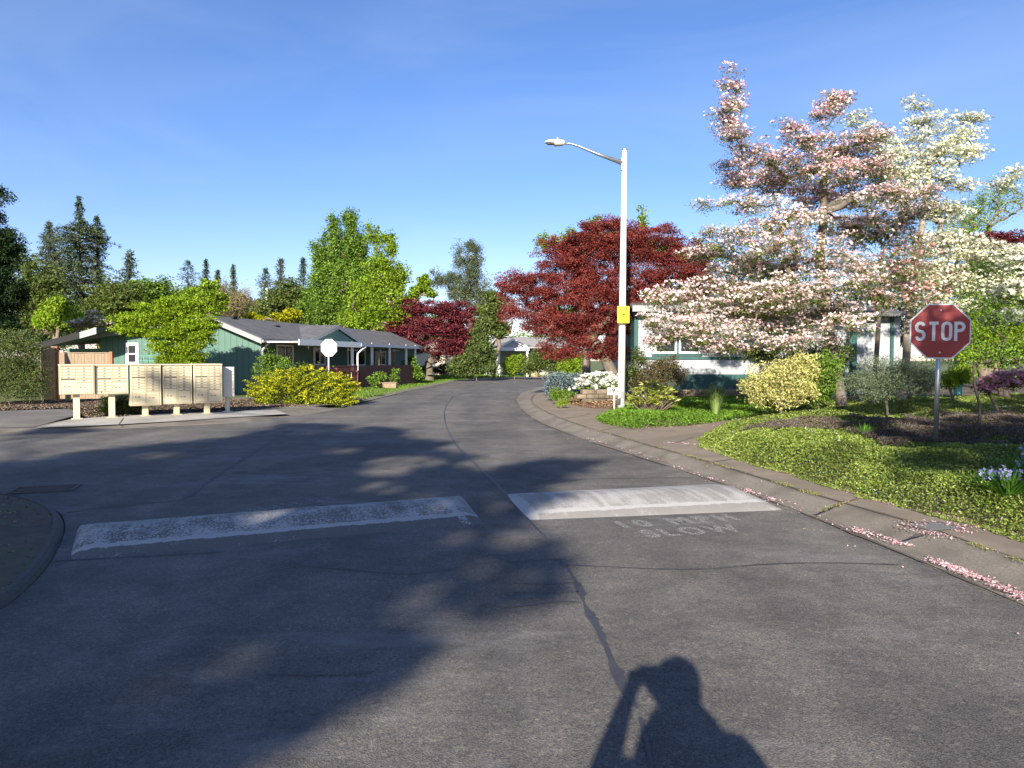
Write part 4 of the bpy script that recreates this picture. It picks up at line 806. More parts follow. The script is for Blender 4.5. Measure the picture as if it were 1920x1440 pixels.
# hanging bulbs under the awning
hb = MB(); hb.M = fl
pts = [(sA+.3+(sC-sA-.6)*i/14, -pr+.25, zP-.08-.1*(i % 2)) for i in range(15)]
hb.tube(pts, .008, 3)
for p_ in pts[1::2]: hb.tube([(p_[0], p_[1], p_[2]), (p_[0], p_[1], p_[2]-.07), (p_[0], p_[1], p_[2]-.14)], [.02, .04, .015], 6)
hb.build('string_lights', m_wtrim, gh)
# interior dark of the far porch end
def simple(name, label, cat, parts, loc=(0, 0, 0), group=None, rz=0):
    r = empty(name, loc, label, cat, group, rz)
    for nm, mb, m in parts: mb.build(nm, m, r)
    return r
# wooden garden posts by the porch
m_cedar = M('weathered_cedar', (.30, .22, .14), .8, (.2, .15, .1), 3, stretch=(8, 8, .7)); m_redpost = M('red_cedar', (.36, .13, .05), .7, (.28, .1, .04), 4)
for px, Y, lab in ((708, 44.5, 'square weathered garden post before the porch, nearer the railing'), (738, 48.5, 'square weathered garden post before the porch, nearer the maroon maple')):
    c = at(px, 700, Y); o = MB().box(-.13, .13, -.13, .13, -.1, at(px, 660, Y)[2]).box(-.15, .15, -.15, .15, at(px, 660, Y)[2], at(px, 660, Y)[2]+.05).build('garden_post', m_cedar); o.location = (c[0], Y, 0); tag(o, lab, 'post')
c = at(738, 652, 48.5); o = MB().tube([(0, 0, .0), (0, 0, .03), (0, 0, .1), (0, 0, .13)], [.15, .5, .35, .05], 14).build('bird_bath_lid', m_wtrim); o.location = (c[0]-.02, 48.5, at(738, 660, 48.5)[2]+.053); o.name = 'bird_feeder'; tag(o, 'white round bird feeder dish on top of a wooden garden post', 'bird feeder')
# carport roof left of the green house
cp_ = empty('carport', (-20, 35, 0), 'low dark roofed carport joining the left end of the green house', 'carport')
zA, zB = Gz(200, 620, 35), Gz(84, 652, 35); xA, xB = at(203, 620, 35)[0]+20, at(84, 650, 35)[0]+20
mb = MB(); mb.prism([(xB, -1, zB), (xA, -1, zA), (xA+1.5, 7, zA+.3), (xB+1.0, 7, zB+.5)], (0, 0, .1)); mb.build('roof', m_shing, cp_)
mb = MB(); mb.prism([(xB, -1.003, zB+.11), (xA, -1.003, zA+.11), (xA, -1.003, zA-.22), (xB, -1.003, zB-.16)], (0, -.05, 0)); mb.build('fascia', m_dark, cp_)
mb = MB(); mb.prism([(xA-.75, -1.06, zA-.12), (xA+.05, -1.06, zA+.12), (xA+.05, -1.06, zA-.2), (xA-.75, -1.06, zA-.42)], (0, -.04, 0)); mb.build('rake_end', m_trimg, cp_)
mb = MB(); mb.box(xB+.2, xA+.2, 1.4, 1.5, -.1, zB-.02); mb.build('wall', m_green, cp_)
m_sky = glass_mat('skylight', (.03, .06, .12))
for q in (.28, .62):
    xx = xB*(1-q)+xA*q; zz = zB*(1-q)+zA*q; mb = MB(); mb.prism([(xx, 1.5, zz+.3), (xx+1.0, 1.5, zz+.55), (xx+1.3, 4, zz+.7), (xx+.3, 4, zz+.45)], (0, 0, .08)); mb.build('skylight', m_sky, cp_)
# fence, two heights
def fence(px0, px1, pytop, Y, Y1, label, posts):
    a = at(px0, pytop, Y); b = at(px1, pytop, Y1); h = a[2]; u = (b-a)[:2]; L_ = np.linalg.norm(u); r = empty('wooden_fence', (a[0], a[1], 0), label, 'fence', 'cedar fences beside the green house', math.atan2(u[1], u[0]))
    n = int(L_/.14); mb = MB()
    for i in range(n): x = i*L_/n; dz = rng.uniform(-.008, .008); mb.box(x+.004, x+L_/n-.004, -.01+rng.uniform(-.004, .004), .01, -.05, h-.03+dz)
    mb.build('boards', m_cedar, r); mb = MB(); mb.box(0, L_, -.03, .03, h-.02, h+.02); mb.build('top_rail', m_cedar, r)
    for x in posts: mb = MB(); mb.box(x*L_-.06, x*L_+.06, -.06, .06, -.05, h+.05); mb.build('post', m_redpost, r)
fence(76, 106, 652, 29.5, 30.5, 'tall narrow section of weathered cedar fence beside the dark yew', (1.0,))
fence(108, 209, 661.5, 31, 31, 'weathered cedar fence with a red end post before the green wall', (0.0, 1.0))
# trellis leaning on the wall
mt = M('green_wire', (.12, .42, .3), .5); c = at(266, 684, 35.6); tr_ = MB()
for i in range(4): tr_.tube([(-.05+i*.16, 0, .0), (-.35+i*.3, .05, 1.15)], .012, 5)
for z_ in (.3, .6, .9, 1.14): tr_.tube([(-.05-.26*z_-.0, .0+.04*z_, z_), (.43+.1*z_, .0+.04*z_, z_-.03)], .01, 5)
o = tr_.build('trellis', mt); zt0 = at(266, 700, 35.6)[2]; o.location = (c[0]+.1, 35.6, zt0-.25); tag(o, 'little green wire trellis leaning by the white window', 'trellis')
# ---- far houses
m_cream = M('cream_siding', (.62, .56, .42), .7); m_groof = shingle('grey_shingles', (.26, .25, .23), (.34, .33, .3)); m_gwall = M('grey_green_wall', (.25, .27, .24), .7)
fh = empty('cream_house', (at(815, 690, 78)[0], 78, 0), 'cream walled house seen in slices behind the maroon maple', 'house')
w0 = at(735, 690, 78)[0]-fh.location[0]; w1 = at(872, 690, 78)[0]-fh.location[0]
MB().box(w0, w1, 0, 9, -.1, Gz(800, 654, 78)).build('wall', m_cream, fh); zt = Gz(800, 652, 78)
MB().prism([(w0-.5, -.5, zt), (w1+.5, -.5, zt), (w1+.5, 4.5, zt+1.9), (w0-.5, 4.5, zt+1.9)], (0, 0, .12)).build('roof', m_groof, fh)
MB().prism([(w0-.5, 9.5, zt), (w1+.5, 9.5, zt), (w1+.5, 4.5, zt+1.9), (w0-.5, 4.5, zt+1.9)], (0, 0, .12)).build('rear_roof', m_groof, fh)
window(fh, ((0, 0), np.array([1, 0]), np.array([0, -1])), w0+.5, w0+2.2, 1.0, 2.2, 2, .03)
YF = 74; fx = lambda px: at(px, 690, YF)[0]; fz = lambda py: Gz(950, py, YF)
gh2 = empty('grey_roofed_house', (fx(960), YF, 0), 'distant low house with pale grey roof and white gabled porch', 'house'); q0 = fx(960)
MB().box(fx(905)-q0, fx(1100)-q0, 3, 11, -.1, fz(650)).build('wall', m_gwall, gh2)
MB().prism([(fx(925)-q0, -.6, fz(653)), (fx(1110)-q0, -.6, fz(653)), (fx(1120)-q0, 7, fz(636)+.35), (fx(930)-q0, 7, fz(636)+.35)], (0, 0, .1)).build('roof', m_groof, gh2)
MB().prism([(fx(905)-q0, 13, fz(653)), (fx(1130)-q0, 13, fz(653)), (fx(1120)-q0, 7.01, fz(636)+.35), (fx(930)-q0, 7.01, fz(636)+.35)], (0, 0, .1)).build('rear_roof', m_groof, gh2)
ga, gb_, gc = fx(938)-q0, fx(988)-q0, fx(962)-q0
for a, b in ((ga, gc), (gb_, gc)):
    P_ = [(a, -1.2, fz(651)), (b, -1.2, fz(637)), (b, 4, fz(637)), (a, 4, fz(651))]; MB().prism(P_ if a < b else P_[::-1], (0, 0, .09)).build('porch_roof', m_groof, gh2)
    MB().prism([(a, -1.203, fz(651)+.12), (b, -1.203, fz(637)+.12), (b, -1.203, fz(637)-.14), (a, -1.203, fz(651)-.14)], (0, -.05, 0)).build('rake_board', m_wtrim, gh2)
MB().prism([(ga+.3, -1.0, fz(651)), (gb_-.3, -1.0, fz(651)), (gc, -1.0, fz(638.5))], (0, .1, 0)).build('porch_gable', M('pale_gable', (.45, .47, .46), .7), gh2)
MB().box(ga-.1, gb_+.2, -1.35, -1.1, fz(658), fz(651.5)).build('porch_beam', m_wtrim, gh2)
for px in (936, 988): x = fx(px)-q0; MB().box(x-.1, x+.1, -1.3, -1.12, -.05, fz(658)-.003).build('porch_post', m_wtrim, gh2)
window(gh2, ((0, 3), np.array([1, 0]), np.array([0, -1])), fx(947)-q0, fx(972)-q0, .9, fz(664), 3, .03, m_trimg)
# ---- right house: white boards over a teal skirt
m_wside = siding('white_lap_siding', (.35, .37, .38), (.38, .39, .40), .13, 'z'); m_teal = M('teal_paint', (.022, .088, .08), .6, (.016, .065, .06), 3); m_stone = M('stone_blocks', (.15, .115, .08), .9, (.27, .215, .15), 7, bump=1, bsc=18, c3=(.08, .07, .045), sc3=2)
YR = 26.0; rh = empty('white_house', (at(1190, 700, YR)[0], YR, 0), 'white house with teal skirt and trim half hidden behind the pink dogwood', 'house'); r0_ = rh.location[0]; rx_ = lambda px: at(px, 700, YR)[0]-r0_; rz_ = lambda py: Gz(1300, py, YR)
zb0, zb1 = rz_(728), rz_(702)
ztop = rz_(578)
MB().box(rx_(1190), rx_(1592), 0, 8, rz_(674), ztop).build('upper_wall', m_wside, rh)
MB().box(rx_(1190)-.02, rx_(1594), -.05, 8, rz_(674), rz_(669)).build('trim_band', m_teal, rh).location = (0, 0, .0)
MB().box(rx_(1190), rx_(1592), -.002, 8, zb1, rz_(674)-.003).build('lower_wall', m_wside, rh)
MB().box(rx_(1190)+.03, rx_(1590), .03, 7.9, -.1, zb1-.003).build('skirt', m_teal, rh)
MB().box(rx_(1190)-.03, rx_(1196), -.04, 8.05, rz_(668), ztop-.003).build('corner_board', m_teal, rh)
fr2 = ((0, 0), np.array([1, 0]), np.array([0, -1]))
window(rh, fr2, rx_(1226), rx_(1268), rz_(663), rz_(624), 1, .03, m_wtrim, .07); window(rh, fr2, rx_(1272), rx_(1312), rz_(663), rz_(624), 1, .03, m_wtrim, .07)
MB().box(rx_(1222), rx_(1316), -.045, -.003, rz_(668)+.003, rz_(664)-.003).build('window_sill', m_teal, rh)
MB().box(rx_(1268), rx_(1272), -.05, -.003, rz_(663), rz_(622)).build('window_mullion', m_teal, rh)
MB().prism([(rx_(1180), -.55, ztop-.05), (rx_(1600), -.55, ztop-.05), (rx_(1600), 4.2, ztop+.85), (rx_(1180), 4.2, ztop+.85)], (0, 0, .1)).build('roof', m_shing, rh)
MB().prism([(rx_(1180), 8.6, ztop-.05), (rx_(1600), 8.6, ztop-.05), (rx_(1600), 4.21, ztop+.85), (rx_(1180), 4.21, ztop+.85)], (0, 0, .1)).build('rear_roof', m_shing, rh)
MB().box(rx_(1180), rx_(1600), -.62, -.553, ztop-.16, ztop+.06).build('gutter', m_trimg, rh)
# porch wing further right
MB().box(rx_(1600), rx_(1720), 1.2, 8, .3, rz_(590)).build('wing_wall', m_wside, rh)
for a, b in ((1598, 1604), (1620, 1634), (1700, 1706)): MB().box(rx_(a), rx_(b), 1.12, 1.197, .3, rz_(590)).build('teal_trim', m_teal, rh)
MB().prism([(rx_(1596), .6, rz_(590)), (rx_(1730), .6, rz_(590)), (rx_(1730), 4.5, rz_(560)), (rx_(1596), 4.5, rz_(560))], (0, 0, .1)).build('wing_roof', m_shing, rh)
c = at(1797, 690, 24); tp = MB().box(-.09, .09, -.09, .09, -.1, at(1797, 662, 24)[2]+.5).build('teal_post', M('light_teal_post', (.16, .42, .38), .6)); tp.location = (c[0], 24, .3); tag(tp, 'light teal square post behind the stop sign post', 'post')
# ---- stacked stone retaining wall: each block its own part
def stonewall(p0, p1, z0, rows, label, bw=.42, bh=.16):
    p0 = np.array(p0); p1 = np.array(p1); d = p1-p0; L_ = np.linalg.norm(d); u = d/L_; r = empty('stone_wall', (p0[0], p0[1], z0), label, 'retaining wall', 'stacked block retaining walls', math.atan2(u[1], u[0])); n = int(L_/bw)
    for k in range(rows):
        mb = MB(); x = -.2*(k % 2)
        while x < L_:
            w = bw*rng.uniform(.8, 1.2); dd = rng.uniform(-.02, .02); a = [(x+.01, -.14-dd), (x+w-.01, -.14+dd), (x+w-.01, .16), (x+.01, .16)]
            mb.prism([(q[0], q[1], k*bh+.006) for q in a], (0, 0, bh-.012)); x += w
        mb.build('block_course', m_stone, r, bevel=.02)
a = at(1090, 742, 24.3); b = at(1160, 742, 24.6); stonewall((a[0], a[1]), (b[0], b[1]), .15, 3, 'low curved wall of tan stone blocks under the white azaleas')
a = at(1180, 740, 24.8); b = at(1410, 740, 25.2); stonewall((a[0], a[1]), (b[0], b[1]), .12, 3, 'low dark stone block wall along the foot of the teal skirt')
# handrail rising beside the blue spruce
ha, hb_ = at(1040, 719, 29), at(1150, 689, 27.5); mb = MB(); mb.tube([ha, (ha+hb_)/2, hb_], .03, 6)
for q in (.0, .5, .97): p_ = ha*(1-q)+hb_*q; mb.tube([p_, (p_[0], p_[1], .1)], .022, 6)
tag(mb.build('handrail', M('black_iron', (.015, .015, .018), .4)), 'sloping black iron handrail under the big red maple', 'handrail')
# ---- wooden planter and stone by the porch
c = at(762, 713, 46); o = MB().box(-.5, .5, -.25, .25, -.03, .3).box(-.54, .54, -.29, .29, .3, .34).build('planter_box', m_cedar); c = at(728, 716, 42); o.location = (c[0], 42, 0); tag(o, 'small pale wooden planter box on the verge before the porch', 'planter')
c = at(982, 695, 70); o = MB().tube([(0, 0, 0), (0, 0, .3), (0, 0, .8), (0, 0, 1.1)], [.4, .45, .25, .05], 10).build('standing_stone', M('pale_rock', (.45, .38, .22), .9, (.35, .28, .16), 4), smooth=True); c = at(1003, 695, 70); o.location = (c[0], 70, 0); tag(o, 'pale pointed stone on the far verge before the hedge', 'stone')
# ================================================================ PLANTS
m_bark = M('bark_brown', (.13, .095, .07), .9, (.22, .17, .13), 12, bump=1, bsc=30, stretch=(1, 1, .3)); m_barkg = M('bark_grey', (.085, .07, .056), .9, (.19, .165, .14), 11, bump=1, bsc=25, c3=(.12, .095, .05), sc3=2.5); m_barkd = M('bark_dark', (.05, .04, .032), .9, (.09, .075, .06), 10, bump=1)
l_fir = LEAF('fir_needles', (.04, .068, .032), (.12, .155, .07), (.07, .105, .048), tr=.12); l_firb = LEAF('bluish_needles', (.06, .085, .06), (.15, .18, .11), (.10, .13, .08), tr=.12)
l_dark = LEAF('dark_needles', (.012, .026, .012), (.035, .06, .022), tr=.1); l_pine = LEAF('pine_needles', (.05, .075, .04), (.17, .19, .1), (.09, .12, .06), tr=.15)
l_green = LEAF('green_leaves', (.10, .19, .03), (.27, .40, .07), (.17, .29, .045)); l_lime = LEAF('lime_leaves', (.14, .24, .02), (.34, .46, .05), (.24, .36, .03)); l_olive = LEAF('olive_leaves', (.08, .12, .03), (.2, .24, .07), (.13, .18, .045))
l_gold = LEAF('gold_leaves', (.25, .28, .015), (.6, .55, .04), (.4, .42, .02)); l_maple = LEAF('maroon_leaves', (.09, .02, .028), (.25, .06, .07), (.155, .034, .043), tr=.3); l_red = LEAF('red_leaves', (.12, .025, .026), (.36, .09, .07), (.22, .05, .045), tr=.35)
l_lace = LEAF('bright_maple_leaves', (.12, .22, .015), (.38, .48, .04), (.24, .36, .025)); l_euo = LEAF('cream_yellow_leaves', (.30, .34, .08), (.78, .72, .34), (.58, .55, .2), tr=.25); l_silver = LEAF('silver_leaves', (.08, .12, .06), (.24, .28, .18), (.14, .19, .11), tr=.2)
l_bronze = LEAF('bronze_leaves', (.10, .07, .04), (.2, .16, .09), (.13, .12, .05), tr=.2); l_twig = LEAF('bare_twigs', (.16, .12, .07), (.33, .25, .15), (.2, .2, .09), tr=.1); l_dogl = LEAF('dogwood_leaves', (.10, .15, .03), (.24, .29, .07), (.16, .21, .045)); l_redog = LEAF('dogwood_dusky', (.16, .08, .06), (.34, .2, .15), (.22, .14, .08), tr=.3)
f_pink = LEAF('pink_bracts', (.72, .42, .43), (.88, .82, .79), (.86, .69, .67), tr=.35); f_dusk = LEAF('dusky_bracts', (.34, .12, .14), (.62, .34, .34), (.48, .22, .23), tr=.35); f_white = LEAF('white_bracts', (.62, .62, .46), (.85, .85, .72), (.78, .78, .6), tr=.35); f_aza = LEAF('white_azalea', (.7, .7, .62), (.9, .88, .85), tr=.3); f_rose = LEAF('rose_blossom', (.5, .2, .26), (.75, .42, .48), tr=.3)
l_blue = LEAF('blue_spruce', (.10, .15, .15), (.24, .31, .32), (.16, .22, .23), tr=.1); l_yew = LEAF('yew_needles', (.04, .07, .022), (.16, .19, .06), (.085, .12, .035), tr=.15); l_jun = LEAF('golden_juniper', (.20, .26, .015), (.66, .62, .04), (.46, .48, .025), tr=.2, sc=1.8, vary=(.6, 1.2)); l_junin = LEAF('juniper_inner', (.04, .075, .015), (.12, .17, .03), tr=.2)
# ---- background conifers (one by one)
conifer('tall bushy dark fir towering over the left roof', 148, 370, 78, 118, l_fir, m_barkd, dens=2.4, pw=.85, irr=.9, low=.22, ls=.24)
conifer('second narrower top of dark fir leaning right of the tall one', 182, 408, 80, 92, l_fir, m_barkd, dens=2.0, pw=.8, irr=.9, low=.25, ls=.24)
conifer('greyer conical fir standing left of the tall dark fir', 92, 416, 84, 92, l_firb, m_barkd, dens=2, pw=.85, low=.2, ls=.26)
conifer('slim blue-green conifer between dark fir and pale rounded tree', 242, 474, 92, 50, l_firb, m_barkd, pw=.8)
for px, py, r_, Y, lab, mm in ((352, 489, 46, 100, 'broad ragged fir, leftmost of the group over the yellow tree', l_fir), (386, 487, 20, 102, 'thin spiky fir in the middle of the group over the yellow tree', l_fir), (408, 508, 18, 98, 'short fir half behind the bare reddish twigs', l_fir), (437, 498, 22, 96, 'isolated spiky fir right of the bare reddish tree', l_fir),
                              (498, 503, 26, 96, 'skinny drooping fir beside the distant white lamp post', l_fir), (526, 487, 32, 92, 'pale pointed spruce right of the distant lamp post', l_firb), (568, 484, 44, 90, 'dark layered fir touching the big green tree', l_fir), (468, 560, 22, 100, 'low dark fir in the gap over the roof ridge', l_fir)):
    conifer(lab, px, py, Y, r_*4.2, mm, m_barkd, pw=1.05, droop=.36, ls=.24, irr=.8, low=.42, group='distant firs on the skyline', dens=1.3)
def T(name, label, cat, Z, z0, pxb, blobs, lm, bk, nc, per, lsf=.0042, **k):
    b = np.array([at(pxb, 700, Z)[0], Z, z0]); kk = dict(cr=.32, r0=.2); kk.update(k); ls = kk.pop('ls', lsf*Z); return tree(name, label, cat, b, pxblobs(Z, blobs), lm, bk, nc, per, ls, **kk)
# dark big conifer at the left frame edge, near
T('dark_conifer', 'very dark tall conifer cut by the left edge of the view', 'tree', 36, 0, -60, [(-35, 380, 50, 40), (-40, 450, 85, 50), (-40, 540, 85, 70), (-40, 600, 80, 50), (-10, 480, 44, 40), (-80, 300, 50, 60)], l_dark, m_barkd, 520, 130, ls=.17, cr=.5, flat=.7, lw=.35, r0=.25, up=.3)
# mixed left background
T('leafy_tree', 'pale flowering green tree behind the yew and left fence', 'tree', 46, 0, 70, [(60, 520, 45, 50), (45, 570, 50, 50), (90, 560, 40, 50), (100, 600, 40, 30)], l_olive, m_bark, 170, 80, cr=.75, flat=.6)
T('golden_conifer', 'bright golden yellow feathery shrub tree behind the carport roof', 'tree', 44, 0, 110, [(104, 594, 20, 18), (85, 580, 6, 16), (112, 574, 6, 18), (139, 588, 6, 16), (140, 605, 14, 9), (80, 600, 12, 12)], l_lime, m_bark, 90, 90, cr=.42, flat=1, up=.1, r0=.12)
T('leafy_tree', 'soft olive tree beneath the dark firs', 'tree', 60, 0, 215, [(200, 560, 45, 40), (240, 565, 40, 45), (205, 590, 60, 30), (170, 590, 40, 30)], l_olive, m_bark, 170, 80, cr=.9, flat=.6)
T('leafy_tree', 'pale green rounded tree with airy top beyond the lime maple', 'tree', 64, 0, 285, [(285, 540, 30, 30), (290, 560, 38, 30), (270, 575, 40, 28)], l_green, m_bark, 120, 70, cr=.8, leafkeep=.8)
T('yellow_green_tree', 'yellow-green rounded tree above the left end of the roof', 'tree', 52, 0, 375, [(370, 560, 34, 26), (385, 548, 22, 22), (400, 575, 30, 26), (350, 580, 26, 22)], l_lime, m_bark, 130, 80, cr=.6)
T('pink_cherry', 'small pale pink blossoming tree over the carport roof', 'tree', 42, 0, 170, [(150, 608, 22, 8), (175, 602, 22, 10), (195, 608, 16, 8), (172, 588, 4, 10)], l_dogl, m_bark, 80, 14, cr=.35, flat=.5, r0=.1, flowers=[('blossom', f_pink, 700, .12, None)])
T('bare_tree', 'nearly leafless tree of reddish upright twigs over the roof', 'tree', 58, 0, 430, [(418, 560, 18, 32), (440, 570, 22, 28), (415, 585, 35, 20), (455, 565, 6, 26)], l_twig, m_bark, 230, 26, ls=.5, lw=.08, cr=.5, up=-.3, flat=1.6, r0=.12)
T('bare_tree', 'faint leafless pinkish tree just left of the distant lamp post', 'tree', 88, 0, 466, [(466, 560, 9, 20), (478, 575, 10, 14), (458, 575, 8, 14)], l_twig, m_bark, 60, 20, ls=.6, lw=.06, cr=.6, up=-.3, flat=1.4, r0=.1)
T('leafy_tree', 'mixed olive and gold thicket tree beyond the roof ridge', 'tree', 66, 0, 525, [(480, 590, 25, 15), (520, 575, 32, 32), (545, 560, 30, 35), (560, 590, 30, 20)], l_olive, m_bark, 150, 80, cr=.8)
T('forsythia', 'low bright yellow shrub peeping over the roof ridge', 'shrub', 57, 0, 500, [(478, 598, 18, 9), (530, 595, 20, 10), (548, 588, 12, 9)], l_gold, m_bark, 60, 60, cr=.5, r0=.08)
T('tall_green_tree', 'tall fresh green broadleaf tree with a doubled rounded top', 'tree', 62, 0, 650, [(626, 432, 7, 30), (657, 420, 12, 30), (645, 480, 36, 40), (606, 450, 5, 18), (605, 500, 18, 34), (650, 530, 66, 45), (610, 570, 58, 36), (660, 590, 70, 30), (592, 462, 5, 8), (675, 470, 12, 36)], l_green, m_bark, 1100, 60, ls=.22, cr=.55, flat=1.1, r0=.4, shell=.42)
T('lime_tree', 'lighter yellow-green tree with upright shoots right of the tall green tree', 'tree', 58, 0, 715, [(693, 440, 5, 25), (706, 445, 5, 28), (720, 450, 5, 30), (733, 465, 8, 35), (705, 500, 25, 30), (725, 520, 30, 35), (752, 520, 16, 28), (700, 560, 50, 40), (735, 575, 40, 40), (690, 600, 55, 30)], l_lime, m_bark, 640, 42, ls=.22, cr=.45, flat=1.2, r0=.28, shell=.5)
T('leafy_tree', 'small bright green tree top between lime tree and grey-green pine', 'tree', 84, 0, 790, [(782, 545, 12, 14), (797, 530, 12, 14), (803, 548, 12, 14), (770, 560, 14, 14)], l_lime, m_bark, 60, 60, cr=.6)
T('pine_tree', 'grey-green pine with clumped branches above the two red maples', 'tree', 74, 0, 880, [(862, 468, 10, 14), (880, 462, 10, 14), (895, 470, 9, 14), (873, 495, 26, 18), (850, 520, 16, 12), (820, 515, 12, 10), (826, 530, 18, 9), (880, 530, 38, 24), (860, 555, 30, 20), (905, 560, 38, 34), (890, 500, 20, 20)], l_pine, m_bark, 240, 80, ls=.28, lw=.22, cr=.65, flat=.9, up=.1, r0=.3)
T('leafy_tree', 'green tree with orange tints in the gap left of the big red maple', 'tree', 66, 0, 925, [(915, 600, 28, 30), (930, 570, 25, 25), (940, 620, 20, 18)], l_olive, m_bark, 100, 70, cr=.7)
T('orange_maple', 'small orange-leaved tree glowing above the grey-roofed house', 'tree', 80, 0, 935, [(935, 615, 22, 14), (928, 600, 12, 8)], LEAF('orange_leaves', (.4, .09, .04), (.6, .2, .09)), m_bark, 40, 60, cr=.7)
T('leafy_tree', 'dim green tree behind the far hedge and red maple', 'tree', 90, 0, 1020, [(1000, 640, 40, 30), (1060, 620, 60, 50)], l_green, m_bark, 120, 60, cr=1.0)
# green tree poking over the big red maple
T('leafy_tree', 'airy green tree whose shoots rise above the big red maple', 'tree', 38, .3, 1100, [(1020, 455, 22, 16), (1068, 445, 20, 16), (1115, 420, 8, 22), (1110, 450, 25, 18), (1205, 415, 9, 26), (1140, 450, 30, 20), (1230, 465, 50, 20), (1330, 470, 30, 14)], l_lime, m_bark, 170, 40, ls=.17, cr=.35, flat=1, r0=.2, leafkeep=.8)
# ---- Japanese maples
T('red_maple', 'dark maroon domed maple standing on the far left verge', 'tree', 58, 0, 805, [(760, 585, 38, 24), (800, 578, 38, 22), (850, 585, 38, 24), (740, 620, 35, 24), (800, 615, 45, 26), (860, 615, 38, 28), (760, 645, 40, 18), (830, 655, 45, 20), (870, 645, 25, 20)], l_maple, m_barkg, 300, 130, ls=.19, cr=.75, flat=.34, r0=.36, trunk=[(at(805, 690, 58)[0], 58, .8), (at(803, 680, 58)[0], 58, 1.5)], up=.5)
T('red_maple', 'huge spreading crimson maple behind the white street lamp', 'tree', 27, .35, 1150, [(1130, 470, 90, 50), (1270, 520, 70, 60), (1120, 570, 120, 60), (1150, 440, 60, 35), (1220, 460, 70, 40), (1060, 480, 60, 38), (985, 540, 65, 32), (1080, 545, 90, 42), (1180, 530, 95, 45), (1290, 490, 55, 40), (1310, 530, 40, 35), (980, 590, 50, 26), (1050, 610, 70, 32), (1120, 620, 60, 32), (1060, 655, 50, 20), (1130, 660, 50, 20), (1240, 590, 70, 40), (1240, 430, 30, 12), (1100, 430, 20, 12)], l_red, m_barkg, 1100, 200, ls=.07, cr=.38, flat=.5, r0=.26,
  trunk=[(at(1152, 712, 27)[0], 27, .9), (at(1140, 690, 27)[0], 27, 1.4), (at(1122, 672, 27.2)[0], 27.2, 1.9)], up=.45, shell=.38)
T('red_maple', 'dim dark red maple crown behind the white dogwood at right', 'tree', 32, .5, 1850, [(1850, 455, 50, 18), (1900, 450, 50, 20), (1790, 520, 60, 30), (1730, 520, 40, 30)], l_maple, m_bark, 150, 70, ls=.13, cr=.5, flat=.4, r0=.2)
# bright lime maple before the green house
T('lime_maple', 'bright lime layered maple tree before the green gable wall', 'tree', 31, 0, 325, [(325, 566, 34, 9), (290, 575, 44, 10), (255, 598, 48, 11), (300, 595, 60, 14), (365, 580, 34, 14), (232, 612, 28, 8), (265, 618, 50, 9), (345, 612, 62, 18), (385, 605, 24, 20), (300, 628, 60, 14), (375, 632, 34, 12), (330, 650, 50, 16), (340, 668, 44, 16), (325, 682, 40, 16)], l_lace, m_bark, 460, 130, ls=.10, cr=.42, flat=.28, r0=.14, shell=.4)
# ---- dogwoods
l_pale = LEAF('pale_leaves', (.16, .19, .07), (.34, .36, .16), (.24, .27, .1), tr=.35); m_barkp = M('bark_pale', (.19, .165, .13), .9, (.30, .26, .21), 9, bump=1, bsc=25)
YD = 17.0
sunny = lambda t: np.ones(len(t), bool)
hz_d = hz(at(1578, 700, YD)[0], YD)
DB_ = [(1370, 160, 16, 30), (1362, 215, 26, 24), (1385, 200, 18, 14), (1372, 258, 34, 20), (1400, 290, 40, 24), (1375, 325, 36, 20), (1565, 190, 34, 14), (1550, 218, 22, 16), (1580, 205, 22, 12), (1480, 240, 26, 10), (1510, 262, 56, 14), (1560, 285, 80, 20), (1620, 262, 50, 18), (1450, 300, 60, 18), (1520, 320, 90, 24), (1620, 315, 70, 26), (1430, 345, 70, 18), (1540, 365, 110, 26), (1330, 388, 34, 8), (1400, 385, 70, 16), (1640, 375, 70, 20), (1700, 370, 66, 16), (1730, 385, 44, 12), (1700, 405, 60, 20), (1480, 415, 100, 22), (1600, 430, 90, 24), (1390, 445, 90, 20), (1330, 475, 70, 14), (1480, 465, 110, 22), (1420, 500, 110, 22), (1560, 500, 90, 26), (1620, 520, 50, 20), (1380, 540, 110, 24), (1500, 545, 120, 26), (1265, 555, 66, 18), (1218, 560, 30, 10), (1290, 585, 90, 20), (1240, 600, 44, 18), (1252, 630, 48, 16), (1225, 645, 30, 10), (1228, 605, 26, 18), (1275, 615, 60, 18), (1330, 645, 50, 12), (1540, 640, 60, 14), (1430, 560, 100, 30), (1400, 580, 120, 24), (1540, 585, 100, 22), (1340, 620, 90, 20), (1450, 615, 110, 24), (1590, 610, 60, 18), (1370, 650, 70, 16), (1470, 645, 70, 14)]
def dz_rand(b_): return [(q[0], q[1], q[2]*.95, q[3]*1.25, rng.uniform(-1.3, 1.3)) for q in b_]
LowB = at(1400, 380, YD)[2]
tree('pink_dogwood', 'large pink flowering dogwood with twisting trunk beside the yellow shrub', 'tree', (at(1578, 700, YD)[0], YD, hz_d),
  pxblobs(YD, dz_rand(DB_), deep=1.3), l_dogl, m_barkg, 2300, 36, .05, cr=.23, flat=.5, lw=.5, r0=.13, bend=.2,
  trunk=[(at(1572, 690, YD)[0], YD, 1.25), (at(1556, 640, YD)[0], YD, 2.0), (at(1552, 560, YD)[0], YD, 3.0), (at(1535, 460, YD)[0], YD, 4.2), (at(1545, 360, YD)[0], YD, 5.5), (at(1560, 260, YD)[0], YD, 6.6)],
  flowers=[('blossom', f_pink, 31000, .062, None), ('dusky_blossom', f_dusk, 4500, .06, lambda t: (t[:, 2] > LowB))], shell=.5)
